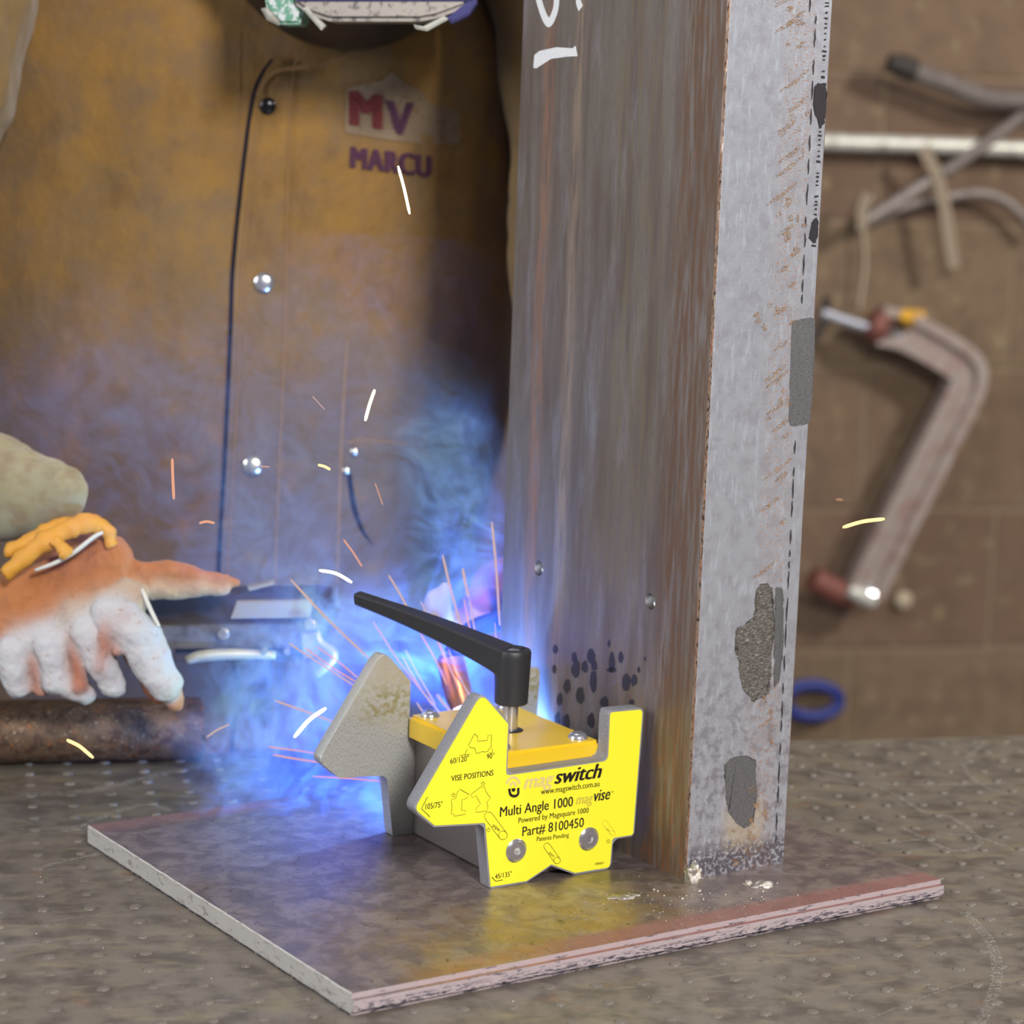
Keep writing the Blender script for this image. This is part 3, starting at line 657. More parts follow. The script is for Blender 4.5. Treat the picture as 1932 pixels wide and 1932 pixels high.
screw(clamp, Matrix.Translation((SX, SY, .1166)), .0055, .0022, 'hub_screw')
dirL = Vector((-.60, .80, .235)).normalized(); side = Vector((dirL.y, -dirL.x, 0)).normalized()
bm = bmesh.new(); rings = []
H0 = Vector((SX, SY, .1188))
for i in range(15):
    t = i / 14; c = H0 + dirL * (.003 + t * .096); hw = .0102 - .0050 * min(1, t * 1.2); dep = .0170 - .0100 * t ** .6; c = c + Vector((0, 0, .0012 * math.sin(t * pi)))
    b = .0012; pr = [(-hw, -b), (-hw + b, 0), (hw - b, 0), (hw, -b), (hw - .0012, -dep + b), (hw - .0026, -dep), (-hw + .0026, -dep), (-hw + .0012, -dep + b)]
    rings.append([bm.verts.new(c + side * x + Vector((0, 0, z))) for x, z in pr])
for a, b in zip(rings, rings[1:]):
    for k in range(8): bm.faces.new((a[k], a[(k + 1) % 8], b[(k + 1) % 8], b[k]))
bm.faces.new(rings[0][::-1]); bm.faces.new(rings[-1]); bmesh.ops.recalc_face_normals(bm, faces=bm.faces)
obj('lever_arm', bm, m_black, clamp, 30)
# ================================================================== WALL, FLOOR AND WALL ITEMS
WYAW = TYAW; WP = Vector((.55, 3.3, 0)); WM = frame(WP, WYAW); wn = Vector((math.sin(WYAW), -math.cos(WYAW), 0))
def onwall(x, y, off=0): return onplane(x, y, WP + wn * off, wn)
m_mortar = mat('mortar', srgb(118, 100, 80), .95, 0, bump=dict(s=60, st=.4, dist=.003))
m_block = [mat('block_%d' % i, c, .9, 0, [dict(c=srgb(96, 76, 60), s=5, lo=.42, hi=.66, d=6, a=.8), dict(c=srgb(140, 124, 94), s=7, o=(i, 3, i), lo=.55, hi=.7, a=.6)], bump=dict(s=90, st=.5, dist=.004, d=5)) for i, c in enumerate((srgb(108, 87, 68), srgb(104, 82, 65), srgb(110, 91, 70)))]
wall = root('wall_back', WM, None, None); wall['kind'] = 'structure'
bm = bmesh.new(); bx(bm, (-2.2, .004, -.9), (1.4, .1, 2.0)); obj('mortar_bed', bm, m_mortar, wall)
wz0 = (WM.inverted() @ onwall(1750, 962)).z; wx0 = (WM.inverted() @ onwall(1872, 1100)).x
BW, BH = .40, .1935
bmes = []
for m_ in m_block:
    bm = bmesh.new(); bx(bm, (.003, .0015, .003), (BW - .003, .05, BH - .003), .002, 1); me = bpy.data.meshes.new('block'); bm.to_mesh(me); bm.free(); me.materials.append(m_); shade(me, 30); bmes.append(me)
bm = bmesh.new(); bx(bm, (.004, 0, .004), (BW / 2 - .004, .05, BH - .004), .003, 1); mh = bpy.data.meshes.new('half_block'); bm.to_mesh(mh); bm.free(); mh.materials.append(m_block[1]); shade(mh, 30)
for r in range(-4, 8):
    for c in range(-6, 3):
        x = wx0 + c * BW + (BW / 2 if r % 2 == 0 else 0) * 1
        o = me_obj('block', bmes[(r * 5 + c * 3) % 3], None, wall); o.location = (x, random.uniform(-.001, .001), wz0 + r * BH)
m_floor = mat('concrete_floor', srgb(110, 106, 100), .85, 0, [dict(c=srgb(80, 76, 72), s=3, lo=.4, hi=.65)], bump=dict(s=40, st=.3, dist=.004))
bm = bmesh.new(); bx(bm, (-2.2, -1.2, -.90), (2.2, 4.3, -.85)); tag(obj('floor', bm, m_floor), kind='structure')
# rods, conduit, straps
m_rebar = mat('rebar_steel', srgb(134, 124, 118), .6, .4, [dict(c=srgb(84, 68, 60), s=30, lo=.5, hi=.65, a=.7)])
m_cond = mat('conduit', srgb(186, 184, 174), .45, .3, [dict(c=srgb(150, 146, 136), s=12, lo=.5, hi=.65)])
m_strap = mat('strap', srgb(170, 154, 132), .7)
m_dark = mat('dark_rubber', srgb(40, 34, 30), .7)
def thing(name, label, cat, group=None): return root(name, Matrix.Identity(4), label, cat, group)
def setorg(o, P):
    """move a root empty to P (its parts are not linked yet)"""
    M = Matrix.Translation(P); o.matrix_world = M; MW[o.name] = M
def rod(name, pts, r, m_, label, cat, rib=False, group=None):
    P = bez(pts, 14)
    bm = bmesh.new()
    if rib:
        L = sum((P[i + 1] - P[i]).length for i in range(len(P) - 1)); Q = []; R = []
        n = int(L / .006)
        for i in range(n * 2 + 1):
            f = i / (n * 2) * (len(P) - 1); k = min(int(f), len(P) - 2); Q.append(P[k].lerp(P[k + 1], f - k)); R.append(r * (1.12 if i % 2 else .94))
        tube(bm, Q, R, 12)
    else: tube(bm, P, r, 12)
    o = obj(name, bm, m_, None, 50); return tag(o, label, cat, group)
t = thing('rebar', 'ribbed grey steel bar with a dark tip, highest on the wall', 'steel bar'); setorg(t, onwall(1800, 160, .04))
def rp(pts, off): return [onwall(x, y, off) for x, y in pts]
bm = bmesh.new(); P = bez(rp([(1718, 132), (1790, 158), (1860, 184), (1930, 190), (2020, 186)], .05), 24)
tube(bm, P, [.0125 * (1.1 if i % 2 else .93) for i in range(len(P))], 12); obj('bar', bm, m_rebar, t, 50, world=True)
bm = bmesh.new(); tube(bm, rp([(1676, 118), (1700, 124), (1724, 134)], .05), [.011, .0155, .0155], 14); o = obj('end_cap', bm, m_dark, t, 50, world=True); o['label'] = 'dark end cap'
rod('wall_conduit', rp([(1300, 258), (1560, 268), (1800, 276), (2100, 290)], .03), .0115, m_cond, 'pale horizontal conduit running across the wall', 'conduit')
rod('rebar', rp([(1980, 180), (1900, 240), (1820, 300), (1740, 350), (1620, 425)], .045), .008, m_rebar, 'thin ribbed bar slanting down left from the conduit across the wall', 'steel bar', True)
rod('rebar', rp([(1620, 428), (1700, 392), (1770, 375), (1850, 365), (1905, 385), (1960, 440)], .03), .0065, m_rebar, 'thin bent bar curving down at the right side of the wall under the conduit', 'steel bar', True)
def strapmesh(name, pts, wd, label, off, m_=None):
    P = bez(rp(pts, off), 8); bm = bmesh.new(); ribbon(bm, P, wd, wn)
    bmesh.ops.solidify(bm, geom=bm.faces, thickness=.002)
    return tag(obj(name, bm, m_ or m_strap, None, 40), label, 'strap')
strapmesh('cable_strap', [(1742, 280), (1768, 330), (1782, 385), (1792, 450), (1802, 505)], .0165, 'pale strap hanging straight down from the conduit', .056)
strapmesh('cable_strap', [(1640, 365), (1628, 395), (1627, 435)], .015, 'short beige strap wrapped round the left tip of the slanting bar', .056)
rod('hanging_wire', rp([(1628, 425), (1632, 500), (1622, 580)], .02), .002, m_strap, 'thin pale wire hanging below the short beige strap', 'wire')
# large clamp on the wall
m_cl = mat('clamp_iron', srgb(150, 136, 128), .45, .3, [dict(c=srgb(134, 96, 86), s=9, lo=.46, hi=.70, a=.7), dict(c=srgb(178, 166, 160), s=25, o=(2, 0, 0), lo=.56, hi=.68, a=.6)])
m_clred = mat('clamp_red', srgb(112, 66, 56), .6, .2)
cclamp = thing('bar_clamp', 'large brown iron C-clamp hanging on the block wall', 'clamp'); setorg(cclamp, onwall(1760, 850, .05))
def beam(pts, wd, thick, name, m_, rad=40, off=.055):
    P = bez(rp(pts, off), 10)
    bm = bmesh.new(); n = len(P); secs = []
    for i, p in enumerate(P):
        tt = (P[min(i + 1, n - 1)] - P[max(i - 1, 0)]).normalized(); s = tt.cross(wn).normalized(); q = []
        # I-section: two flanges and a web recessed between them
        for a, b in ((-1, 1), (-.45, 1), (-.35, .35), (.35, .35), (.45, 1), (1, 1), (1, -1), (.45, -1), (.35, -.35), (-.35, -.35), (-.45, -1), (-1, -1)):
            q.append(bm.verts.new(p + s * wd / 2 * a + wn * thick / 2 * b))
        secs.append(q)
    for a, b in zip(secs, secs[1:]):
        for k in range(12): bm.faces.new((a[k], a[(k + 1) % 12], b[(k + 1) % 12], b[k]))
    bm.faces.new(secs[0][::-1]); bm.faces.new(secs[-1]); bmesh.ops.recalc_face_normals(bm, faces=bm.faces)
    return obj(name, bm, m_, cclamp, rad, world=True)
beam([(1655, 612), (1700, 622), (1752, 648), (1792, 672), (1815, 690), (1822, 712), (1812, 745), (1780, 810), (1700, 968), (1655, 1060), (1628, 1118)], .052, .030, 'frame', m_cl)
bm = bmesh.new(); tube(bm, rp([(1668, 622), (1650, 612), (1640, 606)], .055), [.022, .024, .018], 16); obj('screw_boss', bm, m_clred, cclamp, 50, world=True)
bm = bmesh.new(); Q = []; R = []
A_, B_ = onwall(1550, 590, .055), onwall(1700, 640, .055)
for i in range(60): Q.append(A_.lerp(B_, i / 59)); R.append(.0085 if i % 2 else .0072)
tube(bm, Q, R, 12); obj('screw', bm, m_nickel, cclamp, 50, world=True)
bm = bmesh.new(); tube(bm, rp([(1560, 560), (1556, 600), (1540, 640)], .055), .006, 10); obj('handle', bm, m_dark, cclamp, 50, world=True)
bm = bmesh.new(); tube(bm, rp([(1608, 1112), (1640, 1126)], .055), [.014, .018], 16); o = obj('jaw_pad', bm, m_nickel, cclamp, 50, world=True)
bm = bmesh.new(); tube(bm, rp([(1532, 1092), (1570, 1112), (1612, 1128)], .05), [.017, .018, .016], 16); obj('foot', bm, m_clred, cclamp, 50, world=True)
bm = bmesh.new(); tube(bm, rp([(1600, 1112), (1625, 1124), (1648, 1138)], .066), [.009, .012, .009], 14); obj('swivel', bm, m_cond, cclamp, 50, world=True)
m_ylhook = mat('yellow_hook', srgb(196, 146, 40), .5)
hk = thing('wall_hook', 'yellow hook that the large C-clamp hangs on', 'hook'); setorg(hk, onwall(1700, 600, 0))
bm = bmesh.new(); tube(bm, [onwall(1712, 606, .0), onwall(1712, 606, .09), onwall(1712, 594, .098)], .010, 12); obj('peg', bm, m_ylhook, hk, 50, world=True)
bm = bmesh.new(); tube(bm, rp([(1640, 606), (1700, 601), (1740, 600)], .03), .011, 12, squash=1); obj('cross_bar', bm, m_ylhook, hk, 50, world=True)
m_blue = mat('blue_hose', srgb(26, 40, 110), .5)
bm = bmesh.new(); P = [onwall(1532 + 52 * math.cos(2 * pi * k / 28), 1322 + 30 * math.sin(2 * pi * k / 28), .02) for k in range(29)]; tube(bm, P, .0085, 10)
tag(obj('hose_loop', bm, m_blue, None, 180), 'dark blue hose loop hanging low on the wall behind the channel', 'hose')
bm = bmesh.new(); lathe(bm, [(.012, 0), (.012, .01), (.006, .014)], 16, Matrix.Translation(onwall(1700, 1130, 0)) @ wn.to_track_quat('Z', 'Y').to_matrix().to_4x4()); tag(obj('wall_anchor', bm, m_strap, None, 40), 'small pale anchor on the wall to the right of the clamp foot', 'anchor')
# ================================================================== WELDER
m_jacket = mat('jacket_suede', srgb(138, 102, 48), .85, 0, [
    dict(c=srgb(122, 96, 66), s=7, lo=.34, hi=.68, d=5, w=.3, a=.85), dict(c=srgb(104, 74, 36), s=(11, 11, 5), o=(3, 0, 1), lo=.46, hi=.78, d=5, a=.6),
    dict(c=srgb(96, 80, 70), s=7, lo=.15, hi=.5, win=[('Z', 1.18, 1.02)], a=.8), dict(c=srgb(154, 112, 44), s=6, o=(1, 5, 2), lo=.42, hi=.7, a=.7, win=[('Z', 1.10, 1.28)]),  # greyer towards the hem: smoke haze painted into the suede colour
    dict(c=srgb(96, 72, 44), s=60, lo=.60, hi=.74, a=.35)], bump=[dict(s=240, st=.35, dist=.0012, d=4), dict(s=18, st=.35, dist=.006)], sheen=.25)
m_black_h = mat('helmet_black', srgb(24, 24, 28), .4, 0, bump=dict(s=90, st=.2, dist=.001))
m_silver = mat('helmet_silver', srgb(176, 168, 160), .4, .5, [dict(c=srgb(110, 104, 104), s=40, lo=.5, hi=.66)])
m_green = mat('helmet_green', srgb(96, 150, 126), .5, 0, [dict(c=srgb(200, 205, 205), s=55, lo=.52, hi=.60)])
m_skin = mat('skin', srgb(190, 140, 115), .6)
m_denim = mat('trousers', srgb(50, 54, 66), .9)
person = root('person', Matrix.Translation(Vector((-.175, 1.80, -.85))), 'person in a tan leather welding jacket and helmet bending over the work, torch in hand', 'person')
grey_ = (.05, .055, .07); sk = (.5, .26, .17)
blob('body', [((-.12, 1.70, .60), (-.12, 1.70, .68), .075, .085, sk), ((-.13, 1.72, .50), (-.12, 1.70, .62), .05, .05, sk),
    ((-.26, 1.82, .44), (-.11, 1.82, .44), .07, .065, grey_), ((-.19, 1.82, .40), (-.19, 1.83, .05), .085, .085, grey_),
    ((-.26, 1.82, .0), (-.27, 1.82, -.40), .085, .055, grey_), ((-.27, 1.82, -.40), (-.27, 1.84, -.76), .055, .038, grey_), ((-.27, 1.84, -.81), (-.27, 1.74, -.82), .036, .032, grey_),
    ((-.09, 1.82, .0), (-.08, 1.82, -.40), .085, .055, grey_), ((-.08, 1.82, -.40), (-.08, 1.84, -.76), .055, .038, grey_), ((-.08, 1.84, -.81), (-.08, 1.74, -.82), .036, .032, grey_),
    ((-.26, 1.82, .45), (-.385, 1.70, .55), .045, .040, grey_), ((-.385, 1.70, .55), (-.475, 1.63, .26), .040, .036, grey_), ((-.475, 1.63, .26), (-.335, 1.54, .195), .032, .013, grey_),
    ((-.11, 1.82, .45), (.050, 1.75, .48), .045, .040, grey_), ((.050, 1.75, .48), (.066, 1.66, .21), .040, .034, grey_), ((.066, 1.66, .21), (.015, 1.55, .11), .034, .022, grey_)],
    mat('body_skin_and_clothes', attr=True, rough=.8), person, voxel=.009, smooth=4)
# jacket torso: a loft with folds
def jacket_mesh():
    bm = bmesh.new(); rings = []; NZ, NT = 110, 160
    for i in range(NZ + 1):
        z = -.32 + i / NZ * .90; top_ = max(0, (z - .44) / .14)
        a = .205 + .012 * math.sin((z + .1) * 5) - .09 * top_ ** 2; b = .128 - .045 * top_ ** 2; cy = 1.80 - .01 * z
        if z < .05: a += (.05 - z) * .10; b += (.05 - z) * .06
        r = []
        for k in range(NT):
            t = 2 * pi * k / NT; c, s = math.cos(t), math.sin(t); e = 2 / 2.9
            ex = 2 / 2.1 if c > 0 else e; x = -.175 + (a * .80 if c > 0 else a * 1.06) * math.copysign(abs(c) ** ex, c); y = cy + b * math.copysign(abs(s) ** e, s)
            q = Vector((x * 7, y * 7, z * 2.6)); h = .0075 * noise.noise(q) + .004 * noise.noise(Vector((x * 20, y * 20, z * 9))) + .0016 * noise.noise(Vector((x * 60, y * 60, z * 40)))
            n = Vector((c, s, 0)); r.append(bm.verts.new(Vector((x, y, z)) + n * h))
        rings.append(r)
    for p, q in zip(rings, rings[1:]):
        for k in range(NT): bm.faces.new((p[k], p[(k + 1) % NT], q[(k + 1) % NT], q[k]))
    return bm
bm = jacket_mesh(); bvh = BVHTree.FromBMesh(bm)
jacket = obj('jacket', bm, m_jacket, person, 180, world=True)
def jk(x, y, off=.0006):
    d = ray(x, y).normalized(); h = bvh.ray_cast(CAM, d)
    if h[0] is None: return at(x, y, 1.7)
    return h[0] - d * off
def interp(pts, y):
    for a, b in zip(pts, pts[1:]):
        if a[1] <= y <= b[1]: t = (y - a[1]) / (b[1] - a[1]); return a[0] + (b[0] - a[0]) * t
    return pts[0][0] if y < pts[0][1] else pts[-1][0]
EDGE = [(517, 112), (500, 135), (484, 170), (473, 230), (462, 320), (450, 430), (442, 520), (439, 620), (433, 760), (426, 900), (420, 1000), (416, 1090), (425, 1180), (452, 1290), (440, 1420)]
SEAM = [(556, 112), (548, 200), (544, 300), (540, 430), (538, 600), (532, 760), (526, 900), (520, 1060), (516, 1420)]
bm = bmesh.new(); rows = []
for i in range(66):
    y = 112 + i * 20; xa, xb = interp(EDGE, y), interp(SEAM, y); r = [bm.verts.new(jk(xa, y, .0004))]
    for k in range(9):
        t = k / 8; r.append(bm.verts.new(jk(xa + (xb - xa) * t, y, .0045 * (1 - t) ** .6 + .0008)))
    rows.append(r)
for a, b in zip(rows, rows[1:]):
    for k in range(9): bm.faces.new((a[k], b[k], b[k + 1], a[k + 1]))
obj('front_placket', bm, m_jacket, jacket, 40, world=True)
m_shadow = mat('shadow_line', srgb(22, 18, 34), .9); m_stitch = mat('light_seam', srgb(136, 102, 62), .8)
def jribbon(name, pts, wd, m_, off=.0008):
    bm = bmesh.new(); P = [jk(p.x, p.y, off) for p in bez([Vector((x, y, 0)) for x, y in pts], 8)]; ribbon(bm, P, wd, (0, -1, 0)); return obj(name, bm, m_, jacket, None, world=True)
jribbon('placket_gap_shade', [(x - 3, y) for x, y in EDGE], lambda t: .0022 + .0014 * math.sin(pi * t), m_shadow, .0009)  # dark strip painted for the shade in the gap under the flap edge
jribbon('seam', SEAM, .0014, m_stitch, .0022)
jribbon('seam', [(x + 14, y) for x, y in EDGE[2:]], .0009, m_stitch, .0060)
jribbon('collar_seam', [(486, 182), (500, 152), (522, 134), (560, 128), (610, 122), (650, 108), (690, 92)], .0028, m_stitch, .0065)
jribbon('seam', [(655, 835), (690, 830), (770, 838)], .0016, m_stitch); jribbon('seam', [(655, 640), (648, 760), (642, 900), (636, 1100)], .0018, m_stitch)
jribbon('seam', [(452, 60), (452, 180), (450, 330)], .0008, m_stitch); jribbon('pocket_edge', [(657, 880), (663, 930), (670, 965), (684, 1002), (704, 1028)], lambda t: .0034 * math.sin(pi * min(1, .25 + t * .75)) + .0006, m_shadow)
m_snap = mat('snap_metal', srgb(220, 220, 222), .22, .9); m_snapd = mat('snap_dark', srgb(60, 58, 62), .18, .9)
def snap(x, y, r, m_, off=.005):
    P = jk(x, y, off); M = Matrix.Translation(P) @ (-ray(x, y)).to_track_quat('Z', 'Y').to_matrix().to_4x4()
    bm = bmesh.new(); lathe(bm, [(r, -.001), (r, .0006), (r * .85, .0016), (r * .5, .0022), (r * .2, .0024)], 24, M); return obj('snap_button', bm, m_, jacket, 40, world=True)
snap(505, 200, .0056, m_snapd); snap(498, 533, .0068, m_snap); snap(478, 878, .0070, m_snap); snap(669, 852, .0034, m_snap, .002); snap(654, 888, .0032, m_snap, .002)
# patch and lettering on the chest
m_patch = mat('faded_patch', srgb(146, 126, 104), .9, alpha=dict(s=30, lo=.15, hi=.5, a=.7)); m_ink = mat('red_ink', srgb(112, 40, 42), .8, alpha=dict(s=150, lo=.25, hi=.55, a=.85)); m_ink2 = mat('violet_ink', srgb(84, 44, 72), .8, alpha=dict(s=150, lo=.28, hi=.6, a=.8))
bm = bmesh.new(); pp = round_poly([(650, 250), (655, 165), (722, 152), (737, 134), (768, 158), (866, 212), (868, 272), (760, 268)], 8, 3)
RG = [[bm.verts.new(jk(755 + (p.x - 755) * f, 210 + (p.y - 210) * f, .0016)) for p in pp] for f in (1, .85, .7, .55, .4, .25, .1)]
for A, B in zip(RG, RG[1:]):
    for k in range(len(A)): bm.faces.new((A[k], A[(k + 1) % len(A)], B[(k + 1) % len(A)], B[k]))
bm.faces.new(RG[-1])
obj('name_patch', bm, m_patch, jacket, 180, world=True)
def jtext(s, a, b, hpx, m_, off=.0022, bold=.0005):
    cu = bpy.data.curves.new('t', 'FONT'); cu.body = s; cu.size = 1; cu.space_character = 1.12; o = bpy.data.objects.new('t', cu); COL.objects.link(o)
    dg = bpy.context.evaluated_depsgraph_get(); dg.update(); me = bpy.data.meshes.new_from_object(o.evaluated_get(dg)); bpy.data.objects.remove(o)
    x0 = min(v.co.x for v in me.vertices); x1 = max(v.co.x for v in me.vertices); hh = max(v.co.y for v in me.vertices); Mi = wm(jacket).inverted()
    for v in me.vertices:
        t = (v.co.x - x0) / (x1 - x0); px = a[0] + (b[0] - a[0]) * t; py = a[1] + (b[1] - a[1]) * t - v.co.y / hh * hpx
        v.co = Mi @ jk(px, py, off)
    bm = bmesh.new()
    for q in range(-3, 4):
        n0 = len(bm.verts); bm.from_mesh(me); bm.verts.ensure_lookup_table()
        for v in bm.verts[n0:]: v.co += Vector((q * bold, -q * .00001, 0))
    bm.to_mesh(me); bm.free()
    me.materials.clear(); me.name = 'lettering'; return me_obj('lettering', me, m_, jacket)
jtext('M', (664, 236), (716, 244), 64, m_ink, bold=.0008); jtext('V', (730, 252), (776, 256), 62, m_ink2, bold=.0008); jtext('MARCU', (664, 316), (812, 334), 40, m_ink2)
# sleeves
jc = (.26, .155, .05); jd = (.26, .19, .12)
m_sleeve = mat('sleeve_suede', rough=.85, attr=True, layers=[dict(c=srgb(120, 96, 60), s=14, lo=.42, hi=.66, a=.6)], bump=dict(s=200, st=.3, dist=.001), sheen=.2)
blob('sleeve', [((-.01, 1.80, .60), (.052, 1.745, .50), .070, .074, jc), ((.052, 1.745, .50), (.062, 1.70, .36), .074, .070, jc), ((.062, 1.70, .36), (.066, 1.66, .20), .070, .062, jc), ((.066, 1.66, .20), (.020, 1.56, .12), .058, .034, (.2, .13, .06))],
     m_sleeve, jacket, voxel=.005, smooth=5, wrinkle=.008, wscale=14)
blob('sleeve', [((-.385, 1.70, .64), (-.405, 1.64, .44), .076, .070, jc), ((-.405, 1.64, .44), (-.475, 1.63, .26), .070, .060, jc), ((-.475, 1.62, .25), tuple(at(-60, 885, 1.54)), .045, .029, (.24, .20, .11)), (tuple(at(-60, 885, 1.54)), tuple(at(10, 915, 1.53)), .029, .028, (.24, .20, .11)), (tuple(at(10, 915, 1.53)), tuple(at(112, 934, 1.50)), .028, .0185, (.30, .26, .14)), (tuple(at(0, 975, 1.52)), tuple(at(110, 952, 1.50)), .016, .014, (.22, .24, .18))],
     m_sleeve, jacket, voxel=.003, smooth=4, wrinkle=.004, wscale=26)
# gloves
OR = srgb(168, 104, 56); OD = srgb(160, 80, 26); PA = srgb(186, 186, 190); PB_ = srgb(172, 150, 132); YE = srgb(214, 156, 50)
m_glove = mat('glove_leather', attr=True, rough=.8, layers=[dict(c=srgb(150, 88, 44), s=38, lo=.56, hi=.72, a=.45, d=5)], bump=[dict(s=260, st=.3, dist=.001), dict(s=60, st=.4, dist=.003)], sheen=.2)
T_ = lambda x, y, Y: tuple(at(x, y, Y))
glove = blob('glove', [
    (T_(40, 1135, 1.50), T_(200, 1062, 1.50), .021, .017, OR), (T_(30, 1190, 1.495), T_(190, 1110, 1.495), .021, .019, OR), (T_(100, 1075, 1.51), T_(185, 1030, 1.51), .016, .010, OR),
    (T_(210, 1080, 1.50), T_(280, 1085, 1.50), .011, .007, OR), (T_(150, 1165, 1.485), T_(240, 1130, 1.485), .017, .013, PB_), (T_(60, 1210, 1.485), T_(215, 1175, 1.48), .016, .016, PA),
    (T_(28, 1225, 1.475), T_(36, 1288, 1.475), .0105, .0095, PA), (T_(95, 1220, 1.472), T_(108, 1285, 1.470), .0105, .0085, PA), (T_(108, 1285, 1.470), T_(158, 1308, 1.474), .0085, .0075, PA),
    (T_(165, 1190, 1.470), T_(196, 1258, 1.466), .0110, .0095, PA), (T_(196, 1258, 1.466), T_(216, 1292, 1.468), .0095, .0075, PA), (T_(210, 1160, 1.470), T_(262, 1200, 1.466), .0125, .0140, PA),
    (T_(262, 1200, 1.466), T_(312, 1294, 1.462), .0140, .0105, PA), (T_(325, 1310, 1.468), T_(332, 1322, 1.468), .0065, .0055, OR), (T_(258, 1235, 1.475), T_(300, 1312, 1.475), .008, .006, OD),
    (T_(68, 1245, 1.474), T_(75, 1300, 1.474), .0062, .0050, OD), (T_(146, 1205, 1.470), T_(150, 1290, 1.468), .0060, .0056, OD), (T_(205, 1178, 1.462), T_(188, 1262, 1.459), .0040, .0034, OD), (T_(236, 1170, 1.462), T_(222, 1230, 1.460), .0036, .0030, OD),
    (T_(240, 1085, 1.500), T_(345, 1080, 1.50), .0085, .0060, OR), (T_(345, 1080, 1.50), T_(446, 1100, 1.50), .0060, .0030, OR), (T_(270, 1108, 1.498), T_(425, 1110, 1.498), .0080, .0042, PB_)],
    m_glove, person, voxel=.0014, smooth=2, wrinkle=.0022, wscale=95, soft=.0022)
glove['label'] = 'rust orange and pale grey leather glove at the left'
m_yel = mat('glove_lining', srgb(206, 146, 48), .6, 0, bump=dict(s=120, st=.3, dist=.001)); m_pipe = mat('glove_piping', srgb(205, 205, 200), .6); m_pink = mat('red_marker', srgb(176, 74, 70), .8, alpha=dict(s=300, lo=.4, hi=.55, a=.8))
def gtube(name, pts, r, m_, par=None):
    bm = bmesh.new(); P = bez([at(*p) for p in pts], 8); tube(bm, P, [r * (.55 + .45 * math.sin(pi * (.15 + .7 * i / (len(P) - 1)))) * (1 + (.28 * noise.noise(Vector((i * .45, r * 900, 0))) if r > .004 else 0)) for i in range(len(P))], 12, squash=.75 if r > .004 else None)
    if r > .004:
        bm.normal_update()
        for v in bm.verts: v.co += v.normal * .0016 * noise.noise(v.co * 160)
    return obj(name, bm, m_, par or glove, 180, world=True)
gtube('cuff_roll', [(10, 1085, 1.475), (60, 1040, 1.475), (110, 1008, 1.480), (160, 988, 1.485), (196, 996, 1.490), (212, 1030, 1.490)], .0068, m_yel)
gtube('cuff_roll', [(12, 1042, 1.485), (70, 1012, 1.485), (120, 990, 1.49), (165, 980, 1.50)], .0055, m_yel)
gtube('cuff_roll', [(100, 1018, 1.472), (118, 1036, 1.470), (128, 1050, 1.470)], .0042, m_yel)
gtube('piping', [(66, 1076, 1.474), (104, 1062, 1.472), (140, 1042, 1.472), (176, 1014, 1.474), (194, 1004, 1.476)], .0014, m_pipe)
gtube('piping', [(268, 1112, 1.480), (284, 1150, 1.470), (300, 1182, 1.462)], .0014, m_pipe)
# other glove at the weld
g2 = blob('glove', [(T_(950, 1120, 1.53), T_(985, 1190, 1.53), .022, .018, OR), (T_(905, 1135, 1.50), T_(960, 1150, 1.51), .0100, .0125, OD), (T_(893, 1165, 1.50), T_(950, 1180, 1.505), .0095, .012, OD), (T_(888, 1195, 1.50), T_(945, 1208, 1.50), .0090, .011, OD), (T_(902, 1222, 1.50), T_(950, 1230, 1.50), .008, .010, OD),
    (T_(818, 1126, 1.49), T_(820, 1170, 1.49), .0050, .0082, PA), (T_(840, 1110, 1.49), T_(830, 1160, 1.49), .0034, .007, PA), (T_(822, 1172, 1.49), T_(930, 1200, 1.51), .0076, .012, PB_)], m_glove, person, voxel=.0018, smooth=3, wrinkle=.0016, wscale=90, soft=.003)
g2['label'] = 'orange glove beside the channel, holding the torch'
m_copper = mat('torch_copper', srgb(190, 116, 76), .35, .9)
torch = thing('welding_torch', 'welding torch with a copper nozzle pointing at the weld behind the clamp', 'torch'); setorg(torch, at(880, 1200, 1.48))
bm = bmesh.new(); tube(bm, bez([at(990, 1170, 1.50), at(930, 1175, 1.485), at(885, 1195, 1.475), at(856, 1235, 1.468)], 8), .0065, 14); obj('neck', bm, m_black, torch, 50, world=True)
bm = bmesh.new(); tube(bm, [at(852, 1240, 1.467), at(850, 1246, 1.467), at(868, 1318, 1.455), at(873, 1336, 1.452)], [.0072, .0088, .0085, .0068], 20); obj('nozzle', bm, m_copper, torch, 40, world=True)
